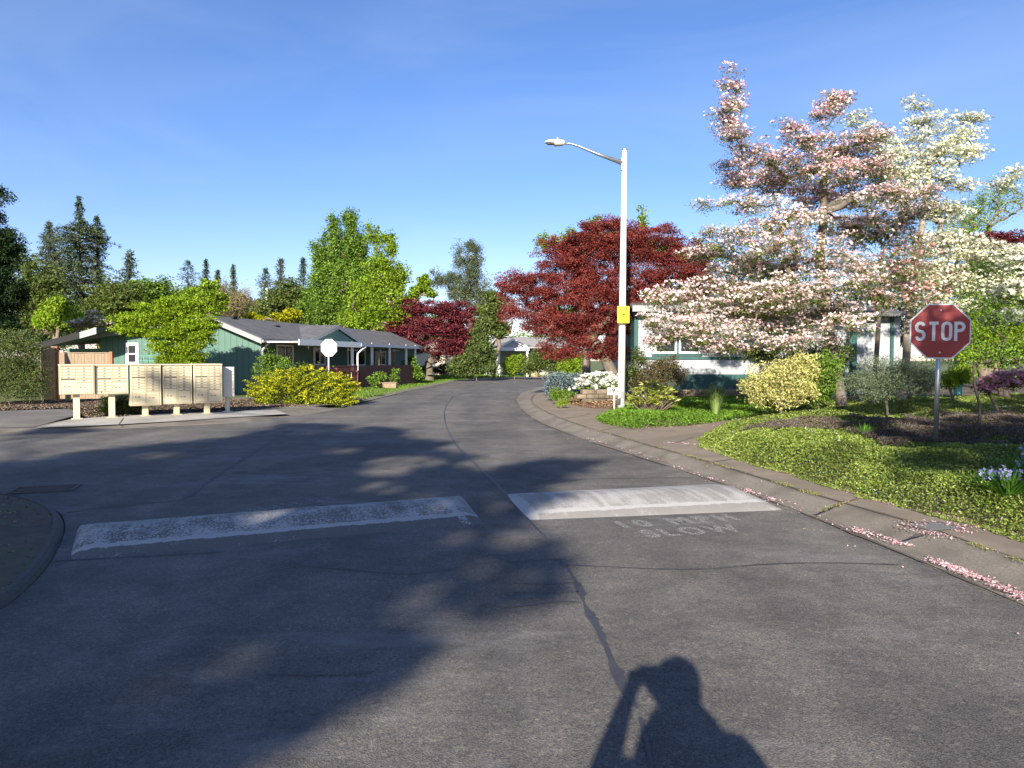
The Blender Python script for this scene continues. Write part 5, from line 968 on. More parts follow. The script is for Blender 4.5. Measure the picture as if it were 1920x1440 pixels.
tree('pink_dogwood', 'thin dusky branches of a second pink dogwood left of the white one', 'tree', (at(1640, 700, 18)[0], 18, hz(at(1640, 700, 18)[0], 18)),
  pxblobs(18, [(1700, 480, 60, 50), (1720, 560, 60, 40), (1640, 560, 50, 40), (1640, 420, 50, 35), (1600, 460, 50, 30), (1680, 440, 40, 30), (1650, 330, 40, 30), (1660, 500, 50, 30)]), l_dogl, m_barkg, 420, 30, .05, cr=.3, flat=.5, r0=.06, trunk=[(at(1650, 560, 18)[0], 18, 3.0), (at(1655, 440, 18)[0], 18, 4.5)], flowers=[('blossom', f_dusk, 1100, .08, None), ('pale_blossom', f_pink, 900, .08, None)])
YW = 19.0
tree('white_dogwood', 'tall white flowering dogwood with pale bare stems behind the stop sign', 'tree', (at(1690, 700, YW)[0], YW, hz(at(1690, 700, YW)[0], YW)),
  pxblobs(YW, [(1712, 200, 22, 20), (1730, 235, 34, 26), (1700, 270, 30, 26), (1800, 225, 45, 12), (1835, 225, 24, 10), (1800, 250, 44, 20), (1760, 290, 50, 28), (1810, 290, 36, 26), (1700, 320, 50, 30), (1640, 260, 40, 20), (1610, 230, 18, 18), (1660, 300, 40, 26), (1780, 340, 50, 26), (1690, 360, 60, 26), (1900, 330, 26, 18), (1880, 350, 25, 14), (1770, 400, 50, 24), (1760, 460, 70, 30), (1820, 480, 70, 34), (1890, 480, 50, 34), (1720, 520, 80, 34), (1850, 530, 70, 30), (1910, 530, 40, 30), (1780, 570, 70, 24)], deep=.9),
  l_pale, m_barkp, 900, 20, .055, cr=.3, flat=.4, r0=.10, bend=.2, trunk=[(at(1700, 640, YW)[0], YW, 2.1), (at(1706, 560, YW)[0], YW, 3.2), (at(1715, 460, YW)[0], YW, 4.6), (at(1740, 360, YW)[0], YW, 5.8), (at(1740, 280, YW)[0], YW, 6.8)], flowers=[('blossom', f_white, 16000, .072, None)], shell=.5)
T('white_dogwood', 'smaller white dogwood limb cluster at the right edge behind the bushes', 'tree', 15, .5, 1990, [(1900, 550, 36, 20), (1930, 500, 40, 30), (1880, 600, 30, 14), (1940, 570, 40, 30)], l_green, m_barkg, 90, 40, ls=.055, cr=.26, flat=.4, r0=.08, flowers=[('blossom', f_white, 1800, .09, None)])
T('leafy_tree', 'fresh green tree at the right edge behind the stop sign', 'tree', 21, .45, 1890, [(1880, 500, 40, 30), (1840, 540, 60, 34), (1900, 600, 50, 40), (1830, 610, 60, 40), (1780, 620, 50, 40), (1870, 660, 60, 30), (1780, 660, 50, 26), (1940, 640, 50, 50)], l_lime, m_bark, 420, 60, ls=.065, cr=.32, flat=.8, r0=.09)
T('leafy_tree', 'pale spring-green tree top far behind the white dogwood', 'tree', 46, .3, 1860, [(1830, 400, 60, 40), (1880, 370, 45, 40), (1800, 430, 60, 30)], l_lime, m_bark, 220, 34, ls=.13, cr=.6, flat=.9, r0=.2, leafkeep=.8)
T('lime_shrub', 'tall lime-yellow blossoming shrub at the right edge', 'shrub', 20, .45, 1880, [(1880, 640, 50, 36), (1840, 620, 40, 30), (1860, 590, 46, 30), (1810, 660, 30, 20)], l_lime, m_bark, 150, 60, ls=.08, cr=.35, r0=.06)
# thin dark stems in front of it
T('young_tree', 'young thin-stemmed leafy sapling right of the stop sign', 'tree', 11.5, .4, 1838, [(1835, 560, 46, 36), (1850, 500, 36, 30), (1870, 600, 40, 34), (1820, 620, 24, 30), (1880, 660, 40, 30), (1840, 660, 36, 26)], l_green, m_barkd, 120, 26, ls=.05, cr=.24, flat=.9, r0=.022, shell=.6)
for px, Y, lab, bl in ((1420, 60, 'dim green woodland tree behind the white house roof', [(1350, 560, 80, 40), (1450, 540, 80, 60), (1400, 500, 60, 30)]), (1640, 62, 'dim green woodland tree between the dogwoods', [(1600, 580, 80, 60), (1700, 590, 80, 60), (1650, 540, 60, 30)]), (1860, 56, 'dim green woodland tree beyond the right edge bushes', [(1800, 610, 80, 60), (1900, 600, 80, 70), (1870, 560, 70, 30)]), (300, 75, 'dim green woodland tree behind the lime maple', [(250, 620, 90, 30), (350, 610, 80, 26)]), (340, 104, 'far olive woodland tree under the leftmost skyline firs', [(310, 575, 40, 24), (350, 565, 40, 26), (400, 572, 40, 26)]), (455, 106, 'far olive woodland tree filling the gap by the distant lamp post', [(440, 580, 30, 22), (480, 582, 30, 20), (450, 566, 12, 16)]), (60, 60, 'dim dark woodland tree behind the left yew', [(40, 620, 80, 50), (120, 620, 60, 30), (-30, 560, 60, 60)]), (700, 80, 'dim woodland tree behind the long shingle roof', [(600, 620, 80, 24), (700, 630, 90, 28), (800, 610, 60, 34)])):
    T('woodland_tree', lab, 'tree', Y, 0, px, bl, l_olive if px in (300, 700, 340, 455) else l_fir, m_bark, 170, 60, cr=1.1, flat=.8, r0=.3)
# ---- hedges and shrubs
def SH(name, label, Z, blobs, lm, n, ls, z0=None, cat='shrub', **k):
    cx = np.mean([at(b[0], 700, Z)[0] for b in blobs]); z = hz(cx, Z) if z0 is None else z0
    return shrub(name, label, cat, Z, blobs, lm, k.pop('bk', m_bark), n, ls, z, **k)
SH('cypress', 'dark green pyramidal cypress between maroon maple and grey-roofed house', 56, [(900, 640, 16, 34), (906, 618, 8, 26), (878, 684, 34, 18), (900, 666, 26, 26), (916, 688, 14, 14), (862, 690, 16, 12)], l_yew, 16000, .2, 0, cr=.55, up=.2)
SH('golden_hedge', 'clipped golden green hedge before the grey-roofed house', 62, [(965, 684, 20, 15), (955, 688, 12, 12), (975, 680, 14, 12)], l_lime, 5000, .18, 0, cr=.4, flat=1)
SH('clipped_hedge', 'long clipped dark green hedge curving behind the road bend', 60, [(1000, 680, 22, 20), (1030, 676, 26, 22), (1058, 680, 26, 20), (990, 690, 14, 12)], l_olive, 9000, .18, 0, cr=.4, flat=1)
SH('golden_hedge', 'yellow-green clipped bush ending the dark hedge under the crimson maple', 57, [(1078, 684, 22, 18), (1060, 690, 14, 12)], l_lime, 3500, .18, 0, cr=.4, flat=1)
SH('low_hedge', 'low brownish hedge along the foot of the cream wall', 64, [(800, 694, 26, 6), (835, 692, 20, 8)], l_bronze, 2200, .2, 0, cr=.4)
SH('climbing_shrub', 'leafy green climber at the far end of the porch', 50, [(770, 690, 13, 22), (778, 700, 12, 14), (763, 706, 10, 10)], l_green, 2600, .16, 0, cr=.35)
for px, py, rx, ry, Y, lab in ((700, 712, 9, 12, 41, 'upright leafy plant at the near corner of the deck skirt'), (715, 708, 10, 12, 42.5, 'dark green rounded plant beside the wooden planter'), (740, 704, 9, 14, 45, 'spiky green plant right of the wooden planter')):
    SH('border_plant', lab, Y, [(px, py, rx, ry)], l_green, 700, .13, 0, cr=.22, cat='plant')
SH('yew_shrub', 'big dark yew bush at the left edge by the cedar fence', 25, [(20, 660, 50, 46), (50, 680, 30, 50), (10, 710, 60, 40), (55, 720, 28, 34), (-40, 690, 50, 60)], l_yew, 30000, .075, 0, cr=.3, up=.1, lw=.35)
SH('low_bush', 'low dark green bush beneath the short mailboxes', 20.4, [(235, 758, 28, 16), (215, 762, 20, 14), (255, 762, 20, 14)], l_yew, 5000, .055, .05, cr=.18)
SH('low_bush', 'yellow-green sprig of a bush left of the dark bush under the mailboxes', 20.0, [(198, 752, 9, 11), (196, 765, 9, 9)], l_lime, 700, .05, .05, cr=.12)
SH('leafy_shrub', 'upright green shrub at the house corner behind the juniper', 33, [(505, 672, 20, 16), (525, 680, 18, 12), (500, 690, 25, 14)], l_green, 2600, .11, 0, cr=.25)
# golden spreading juniper with layered sprays
def juniper(label, Z, blobs, nspray=620):
    bl = pxblobs(Z, blobs, .95); cx = np.mean([b[0][0] for b in bl]); root = empty('golden_juniper', (cx, Z, 0), label, 'shrub'); base = np.array([cx, Z, 0])
    P, D, PI_ = [], [], []; mb = MB()
    tips = sample(bl, nspray, .22); tips = tips[tips[:, 2] > .05]
    for t_ in tips:
        d = t_-base; hd = np.array([d[0]*.8, d[1], 0]); hd /= np.linalg.norm(hd)+1e-6; l = rng.uniform(.35, .65); s0 = t_-hd*l*.8-np.array([0, 0, .06]); m = 66; u = rng.uniform(0, 1, m)[:, None]
        q = s0*(1-u)+(t_+np.array([0, 0, .03]))*u; sd = np.array([-hd[1], hd[0], 0]); wv = rng.normal(size=(m, 1))*.11*(1.15-u); q = q+sd*wv+np.array([0, 0, 1])*(rng.normal(size=(m, 1))*.025-np.abs(wv)*.3); P.append(q); D.append(np.tile(hd, (m, 1))+sd*np.sign(wv)*.7)
        q2 = s0+rng.normal(size=(34, 3))*.15; q2[:, 2] -= .07; PI_.append(q2)
        if rng.uniform() < .25: mb.tube([s0-base-hd*.4-np.array([0, 0, .15]), s0-base, t_-base], [.014, .01, .004], 4, False)
    P = np.concatenate(P)-base; D = np.concatenate(D); Q = np.concatenate(PI_)-base; Q[:, 2] = np.maximum(Q[:, 2], .02); P[:, 2] = np.maximum(P[:, 2], .03)
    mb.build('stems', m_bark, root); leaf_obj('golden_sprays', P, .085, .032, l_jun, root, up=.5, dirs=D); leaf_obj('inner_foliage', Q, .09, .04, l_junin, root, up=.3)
juniper('wide golden yellow spreading juniper on the corner by the mailboxes', 25.5, [(480, 728, 28, 22), (530, 715, 50, 26), (580, 712, 55, 26), (560, 735, 85, 26), (625, 722, 45, 24), (650, 735, 34, 26), (610, 748, 60, 14), (505, 745, 45, 14)])
# right border near the lamp and wall
SH('blue_conifer', 'blue-grey weeping conifer spilling over the curb by the red maple', 26.5, [(1045, 718, 20, 18), (1035, 730, 12, 16), (1065, 712, 26, 14), (1050, 708, 20, 9)], l_blue, 7000, .075, .1, cr=.2)
SH('green_perennial', 'bright green clump with small leaves below the blue-grey conifer', 24.6, [(1045, 738, 17, 10), (1062, 740, 16, 9), (1040, 742, 8, 6)], l_green, 2200, .07, .12, cr=.14, cat='plant')
SH('ornamental_grass', 'short yellow-green grass tuft on the bark mulch', 22.6, [(1052, 755, 12, 7)], l_lime, 700, .1, .12, cr=.1, cat='plant', lw=.15, up=-.2)
SH('white_azalea', 'white flowering azalea mound on the stone wall', 25, [(1105, 718, 22, 14), (1130, 715, 26, 14), (1150, 715, 18, 14), (1092, 724, 14, 12)], l_green, 3400, .06, .6, cr=.16, flowers=[('blossom', f_aza, 1700, .085, None)])
SH('bronze_shrub', 'dull bronze-green shrub between the lamp pole and white house', 23.5, [(1240, 695, 40, 22), (1250, 680, 26, 14), (1225, 715, 36, 18), (1270, 705, 22, 20)], l_bronze, 9000, .06, None, cr=.22)
SH('leafy_shrub', 'deep green shade shrub directly behind the lamp pole', 24, [(1195, 680, 16, 30), (1185, 710, 20, 20)], l_yew, 3500, .07, None, cr=.22)
def spiky(label, px, py, Y, n, L_, lm, name='rhododendron', spread=.9, w=.035, z0=None):
    c = at(px, py, Y); z0 = hz(c[0], Y) if z0 is None else z0; root = empty(name, (c[0], Y, z0), label, 'plant'); rx = spread; P = []; D = []; mb = MB()
    for i in range(n):
        a = rng.uniform(0, 2*math.pi); r_ = rx*rng.uniform(0, 1)**.5; tip = np.array([math.cos(a)*r_, math.sin(a)*r_*.8, rng.uniform(.35, 1)*L_*(1-.45*(r_/rx)**2)])
        mb.tube([(tip[0]*.3, tip[1]*.3, 0), tip*.75, tip], [.012, .009, .006], 4, False)
        for j in range(12): b = rng.uniform(0, 2*math.pi); d = np.array([math.cos(b), math.sin(b), rng.uniform(-.2, .7)]); d /= np.linalg.norm(d); P.append(tip+d*.065); D.append(d)
    mb.build('stems', m_bark, root); leaf_obj('foliage', np.array(P), .13, w, lm, root, up=.6, dirs=np.array(D)); return root
l_rho = LEAF('rhododendron_leaves', (.20, .26, .03), (.5, .5, .1), (.32, .38, .05), gloss=.06)
spiky('low yellow-green rhododendron at the foot of the lamp pole', 1222, 765, 18.6, 130, .85, l_rho, spread=.66)
def grassclump(label, px, Y, n, h, rad, lm, w=.012, name='grass_clump', z0=None, lean=.5):
    c = at(px, 700, Y); z0 = hz(c[0], Y) if z0 is None else z0; a = rng.uniform(0, 2*np.pi, n); hh = h*rng.uniform(.55, 1.1, n); ln = rng.uniform(.1, lean, n)*hh; r0 = rng.uniform(0, rad*.3, n); V = []; F = []
    ca, sa = np.cos(a), np.sin(a); prev = None; rows = []
    for q, ww in ((0, 1), (.4, 1), (.75, .7), (1, .1)):
        rr = r0+ln*q**1.8; z = hh*(q-.25*q**3*(ln/hh)); px_, py_ = ca*rr, sa*rr; rows += [np.stack([px_-sa*w*ww, py_+ca*w*ww, z], 1), np.stack([px_+sa*w*ww, py_-ca*w*ww, z], 1)]
    v = np.stack(rows, 1).reshape(-1, 3); b = (np.arange(n)*8)[:, None, None]; f = (b+np.array([[0, 1, 3, 2], [2, 3, 5, 4], [4, 5, 7, 6]])[None]).reshape(-1, 4)
    o = link(name, raw_mesh(name, v, f), lm); o.location = (c[0], Y, z0-.02); return tag(o, label, 'plant')
l_blade = LEAF('blades', (.12, .2, .05), (.3, .38, .14), (.2, .29, .08), tr=.3); l_bladeg = LEAF('green_blades', (.06, .17, .02), (.17, .34, .05), tr=.35)
grassclump('arching grey-green grass clump on the bed before the teal skirt', 1342, 18.8, 260, .85, .3, l_blade)
SH('euonymus', 'big rounded cream-yellow variegated shrub before the pink dogwood', 15.6, [(1440, 712, 46, 40), (1425, 730, 38, 30), (1480, 700, 40, 34), (1510, 685, 26, 28), (1460, 745, 40, 20), (1500, 730, 34, 30)], l_euo, 17000, .055, None, cr=.17, lw=.5, r0=.04, shell=.5)
SH('leafy_shrub', 'glossy bright green shrub right of the cream-yellow one', 15.8, [(1540, 700, 30, 34), (1530, 735, 34, 24), (1555, 680, 20, 20)], l_green, 7000, .06, None, cr=.2)
SH('dark_shrub', 'dark shaded shrub beneath the pink dogwood behind the yellow shrub', 18.5, [(1500, 665, 50, 22), (1560, 660, 40, 24), (1430, 665, 40, 16)], l_yew, 6000, .07, None, cr=.25)
SH('silver_shrub', 'grey-green willowy shrub left of the stop sign post', 14.6, [(1660, 700, 50, 34), (1700, 710, 44, 34), (1640, 725, 40, 26), (1610, 715, 30, 20), (1730, 715, 24, 30)], l_silver, 20000, .055, None, cr=.2, lw=.22, up=0, bk=m_barkd)
SH('lime_shrub', 'bright yellow-green low shrub behind the stop sign post', 19, [(1785, 710, 30, 16), (1805, 700, 20, 16)], l_lime, 3500, .07, None, cr=.2)
SH('pink_azalea', 'mauve-pink azalea drift at the right edge', 14.5, [(1880, 715, 30, 14), (1915, 712, 26, 16), (1845, 730, 20, 9)], l_olive, 2200, .05, None, cr=.16, flowers=[('blossom', f_rose, 1900, .055, None)])
# ---- ground cover on the big bed
def scatter(poly, n, x0, x1, y0, y1, cond=None, wide=False):
    x = rng.uniform(x0, x1, n); y = y0+(y1-y0)*rng.uniform(0, 1, n)**1.7; k = inside(x, y, poly)&((np.abs(x)/np.maximum(y, .1) < .78) != wide)
    if cond is not None: k &= cond(x, y)
    return x[k], y[k]
heath = lambda x, y: (vnoise(x, y, .9, 11)*.6+vnoise(x, y, .35, 4)*.4) < (1.15-np.hypot((x-7.9)/4.7, (y-11.9)/3.1))*1.05
fz = lambda x, y: .02+(.11*vnoise(x, y, .5, 8)+.12*vnoise(x, y, 1.2, 18))*sstep(pldist(x, y, E1)/.5)+.05*vnoise(x, y, .15, 9)
x, y = scatter(M1, 1300000, 3.2, 17, 4.5, 24, lambda x, y: ~heath(x, y) | (rng.uniform(size=len(x)) < .4) | (vnoise(x, y, .5, 77) > .6)); xw, yw = scatter(M1, 260000, 4, 19, 1.2, 22, None, True); x = np.concatenate([x, xw]); y = np.concatenate([y, yw]); nm_ = len(x)-len(xw); d = pldist(x, y, E1); nx_ = np.exp(-d/.12)*.16*vnoise(x, y, .3, 55); z = h1(x, y)+fz(x, y)*(1-rng.uniform(0, .75, len(x))**1.5)*np.minimum(1, d/.15+.35); x = x-nx_; z = np.maximum(z-nx_*.5, .115)
l_vinca = LEAF('vinca_leaves', (.09, .145, .025), (.38, .43, .10), (.20, .28, .04), gloss=.04, sc=1.3, vary=(.6, 1.3))
sz = .0125+.0017*y; sz[nm_:] = .05
tag(leaf_obj('ground_cover', np.stack([x, y, z], 1), sz*1.25, sz*.62, l_vinca, None, up=.5), 'dense bright green creeping ground cover spilling over the right bed', 'ground cover', kind='stuff')
x, y = scatter(M1, 420000, 3.2, 15, 8, 18, heath); z = h1(x, y)+fz(x, y)+.06*rng.uniform(0, 1, len(x))
l_heath = LEAF('heather', (.09, .055, .06), (.24, .17, .19), (.11, .11, .055), tr=.2, sc=1.3)
tag(leaf_obj('heather', np.stack([x, y, z], 1), .05, .012, l_heath, None, up=-.2), 'dull purple-brown heather patch around the stop sign post', 'heather', kind='stuff')
x, y = scatter(M1, 2200, 3.2, 13, 5, 20, lambda x, y: vnoise(x, y, 1.2, 21) > .62); z = h1(x, y)+fz(x, y)+.03
f_blue = LEAF('blue_flowers', (.25, .27, .52), (.45, .45, .7)); tag(flower_obj('blue_flowers', np.stack([x, y, z], 1), .024, f_blue, None), 'tiny scattered blue flowers in the ground cover', 'flowers', kind='stuff')
x, y = scatter(M1, 9000, 8, 16, 13, 22, lambda x, y: x/y > .64); z = h1(x, y)+.12; tag(flower_obj('forget_me_nots', np.stack([x, y, z], 1), .04, f_blue, None), 'hazy blue forget-me-nots at the far right of the bed', 'flowers', kind='stuff')
# lamp bed: grass and weeds
x = rng.uniform(1.8, 11, 90000); y = rng.uniform(15, 26, 90000); k = inside(x, y, M2); x, y = x[k], y[k]; z = h2(x, y)+.10*rng.uniform(0, 1, len(x))*(.4+vnoise(x, y, .6, 3))
tag(leaf_obj('ground_cover', np.stack([x, y, z], 1), .07, .03, LEAF('weeds', (.09, .19, .02), (.2, .35, .05), tr=.35), None, up=.4), 'low green weeds and leaves around the lamp pole', 'ground cover', kind='stuff')
grass('bed_grass', M2, 50000, .16, .009, m_grass, lambda x, y: h2(x, y), 'bright green grass edging the lamp pole bed', cond=lambda x, y: (y < 24) & (x < 11))
gx = rng.uniform(1.5, 5, 9000); gy = rng.uniform(20, 28, 9000); k = inside(gx, gy, M3); gx, gy = gx[k], gy[k]
tag(leaf_obj('bark_chips', np.stack([gx, gy, h3(gx, gy)+.02], 1), .09, .035, LEAF('bark_chips', (.14, .08, .045), (.4, .27, .16), tr=0), None, up=1), 'reddish bark chips spread before the stone wall', 'mulch', kind='stuff')
# bluebells in the near right corner
def bluebell(px, py, Y, label, n=150, h=.42):
    c = at(px, py, Y); z0 = hz(c[0], Y); root = empty('bluebell', (c[0], Y, z0), label, 'plant', 'bluebells at the near end of the bed'); o = grassclump('x', px, Y, n, h, .12, l_bladeg, .013, 'blades', z0, .95); o.parent = root; o.location = (0, 0, 0)
    for k_ in ('label', 'category'): del o[k_]
    mb = MB(); P = []
    for i in range(9):
        a = rng.uniform(0, 6.28); e = np.array([math.cos(a)*h*.35*rng.uniform(.3, 1), math.sin(a)*h*.35*rng.uniform(.3, 1), h*rng.uniform(.75, 1.15)]); mb.tube([(0, 0, 0), e*[.4, .4, .6], e], .004, 4, False)
        for q in range(7): P.append(e*(1-.035*q)+rng.normal(size=3)*.014)
    mb.build('stalks', l_bladeg, root); flower_obj('flowers', np.array(P), .032, LEAF('bell_flowers', (.3, .3, .62), (.55, .55, .85)), root, up=.1)
bluebell(1890, 985, 6.75, 'bluebell clump with arching leaves nearest the right edge'); bluebell(1850, 975, 7.0, 'bluebell clump with pale blue flowers by the curb side', 120, .36); bluebell(1925, 960, 7.3, 'bluebell clump cut by the right edge of the view', 120, .42)
grassclump('small bright grass tuft in the heather left of the stop sign', 1624, 11.2, 90, .38, .15, l_bladeg, .012, 'grass_tuft', None, .6)
# ---- trees behind the viewer that shade the road, and the photographer
l_oak = LEAF('big_tree_leaves', (.05, .10, .02), (.12, .2, .04), tr=.25)
def from_shadow(px, py, h, rx, ry=None, off=(0, 0)):
    g = gp(px, py, 0); k = h/-SD[2]; c = g-np.array(SD)*k; return (c, np.array([rx, ry or rx, (ry or rx)*.8]))
A_ = [(300, 1180, 9, 2.0), (60, 1250, 9, 2.0), (500, 1120, 9.5, 1.5), (650, 1080, 10, 1.2), (850, 1060, 10, .9), (960, 1110, 10, .45), (960, 1040, 10, .6), (1020, 1040, 10, .4), (1040, 1100, 10, .3), (700, 1200, 9, .55), (560, 1290, 8.5, .8), (380, 1370, 8, .9), (200, 1400, 8, 1.0), (100, 1120, 10, 2.0), (250, 1060, 10.5, 2.0), (500, 1020, 11, 1.6), (700, 1000, 11, 1.2), (100, 1010, 11, 2.0), (890, 1150, 10, .4), (780, 1060, 10, .9), (20, 1340, 8, 1.2), (840, 1180, 9.5, .3), (640, 1250, 9, .4)]
B_ = [(100, 900, 11.5, 2.4), (300, 880, 12, 2.4), (480, 900, 12, 2.2), (640, 880, 12.2, 2.0), (760, 880, 12.4, 1.3), (850, 890, 12.2, .9), (900, 905, 12, .8), (560, 835, 13, 2.2), (680, 830, 13, 1.7), (400, 850, 13, 2.0), (200, 860, 13, 1.3), (930, 960, 11, .7), (640, 955, 12, .7), (780, 950, 12, .5), (400, 960, 11.5, 1.4), (240, 960, 11, 1.6), (60, 960, 11, 1.6), (80, 870, 12.6, .9), (720, 900, 12, 1.3), (540, 810, 13.4, 1.4), (740, 815, 13.4, 1.0), (820, 850, 13, .8), (100, 815, 14, 1.0)]
D_ = [(990, 885, 11.5, .7), (1050, 872, 11.7, .6), (960, 900, 11, .6), (1010, 905, 11, .5), (1110, 868, 11.7, .45), (1040, 935, 11.2, .35)]
# outline and gaps of the dappled shade on the road
SHP = [[(-900, 1700), (-900, 838), (0, 841), (150, 838), (140, 848), (200, 836), (330, 812), (260, 815), (420, 800), (560, 792), (690, 797), (765, 806), (735, 820), (800, 824), (852, 828), (815, 842), (860, 848), (908, 856), (850, 868), (870, 882), (930, 886), (935, 872), (985, 857), (1010, 862), (1030, 848), (1070, 860), (1152, 862), (1095, 880), (1120, 888), (1060, 890), (1085, 902), (1000, 914), (1060, 930), (1115, 942), (1050, 948), (1020, 960), (985, 975), (1010, 1000), (1080, 1018), (1030, 1032), (1078, 1048), (1050, 1075), (1075, 1100), (1040, 1138), (960, 1140), (905, 1150), (930, 1180), (860, 1190), (845, 1225), (770, 1255), (740, 1295), (640, 1330), (590, 1370), (565, 1405), (430, 1440), (300, 1700)],
       [(-600, 818), (0, 817), (150, 812), (190, 809), (330, 803), (150, 804), (0, 808), (-600, 812)]]
HOL = [(752, 1122, 27, 17), (790, 1148, 24, 15), (735, 1150, 14, 8), (815, 1110, 14, 7), (850, 1200, 24, 7), (690, 1190, 22, 7), (905, 1112, 16, 6), (760, 868, 50, 8), (725, 884, 34, 6), (722, 914, 34, 6), (655, 934, 40, 8), (785, 948, 50, 12), (540, 975, 38, 10), (415, 817, 24, 3), (300, 855, 34, 4), (110, 1308, 50, 14), (450, 1240, 44, 14), (310, 1290, 44, 16), (40, 1250, 30, 10), (860, 1175, 40, 12), (965, 1012, 30, 9), (935, 948, 14, 6), (900, 1068, 30, 6), (600, 1170, 30, 10), (210, 1120, 30, 10), (980, 1088, 20, 8), (590, 1000, 26, 6), (330, 912, 26, 4), (640, 845, 26, 4), (860, 1010, 24, 6)]
def shade_keep(P):
    g = P-np.array(SD)*(P[:, 2:3]/SD[2]); v = g-np.array([0, 0, HC]); cp, sp = math.cos(PITCH), math.sin(PITCH); dep = v[:, 1]*cp-v[:, 2]*sp; up_ = v[:, 1]*sp+v[:, 2]*cp; dep = np.where(dep < .3, .3, dep)
    px = 960+FPX*v[:, 0]/dep; py = 720-FPX*up_/dep; px = px+rng.normal(size=len(P))*5; ok = inside(px, py, SHP[0]) | inside(px, py, SHP[1]) | (g[:, 1] > 20.5) | (g[:, 1] < 1.8)
    for x_, y_, a_, b_ in HOL: ok &= ((px-x_)/a_)**2+((py-y_)/b_)**2 > 2.2+.8*vnoise(px, py, 14)
    return ok
def shade_tree(name, label, blobs, base, nc, per, ls, cr, r0=.3, flat=.7, trunk=None, keep=None): return tree(name, label, 'tree', (*base, 0), [from_shadow(*b) for b in blobs], l_oak, m_bark, nc, per, ls, cr=cr, flat=flat, r0=r0, trunk=trunk, keep=keep)
def from_point(P, h, r_): c = np.array(P)-np.array(SD)*(h-P[2])/-SD[2]; return (c, np.array([r_, r_, r_*.8]))
_fs = from_shadow
def from_shadow(*b): return from_point(b[0], b[1], b[2]) if hasattr(b[0], '__len__') else _fs(*b)
C_ = [((-9.6, 19.6, 1.0), 12, .35), ((-9.0, 20, .7), 12.2, .3), ((-10.3, 19.2, .55), 12, .35), ((-8.5, 20.3, 1.2), 12.4, .25)]
B_ += C_
shade_tree('broadleaf_tree', 'broad leafy tree standing behind the viewer on the left', A_+[(-300, 1100, 9, 2.5)], (-9.5, -17), 640, 90, .16, .5, keep=shade_keep, trunk=[(-9.3, -17, 3), (-8.8, -17.3, 5.5)])
shade_tree('broadleaf_tree', 'tall spreading tree behind the viewer whose crown shades the junction', B_+D_, (-7, -13), 900, 90, .17, .5, keep=shade_keep, r0=.34, trunk=[(-7, -13, 4), (-6.8, -13.5, 7.5)])
R_ = [(1700, 790, 9, 1.8), (1600, 775, 9.5, 1.2), (1850, 800, 9, 1.8), (1880, 860, 8, 1.2), (1780, 860, 8.3, .8), (1950, 900, 8, 1.4), (1690, 870, 8.5, .5), (1950, 780, 9, 2)]
R_ += [((5.5, 7.9, .45), 7, .8), ((6.3, 8.3, .5), 7.2, .8), ((5.0, 8.5, .4), 6.8, .35), ((6.8, 7.4, .5), 7, .9), ((5.3, 7.0, .4), 6.6, .45), ((6.2, 6.9, .5), 7, .6), ((5.75, 9.7, 2.1), 6.6, .42), ((6.0, 9.7, 1.75), 6.8, .5), ((5.7, 9.7, 1.4), 6.8, .4), ((5.9, 9.7, .9), 7, .6), ((6.1, 9.7, 2.0), 6.7, .35)]
shade_tree('broadleaf_tree', 'leafy tree behind the viewer on the right verge', R_, (7.5, -8), 460, 90, .14, .42, trunk=[(7.3, -8, 3), (6.5, -7.5, 5.5)])
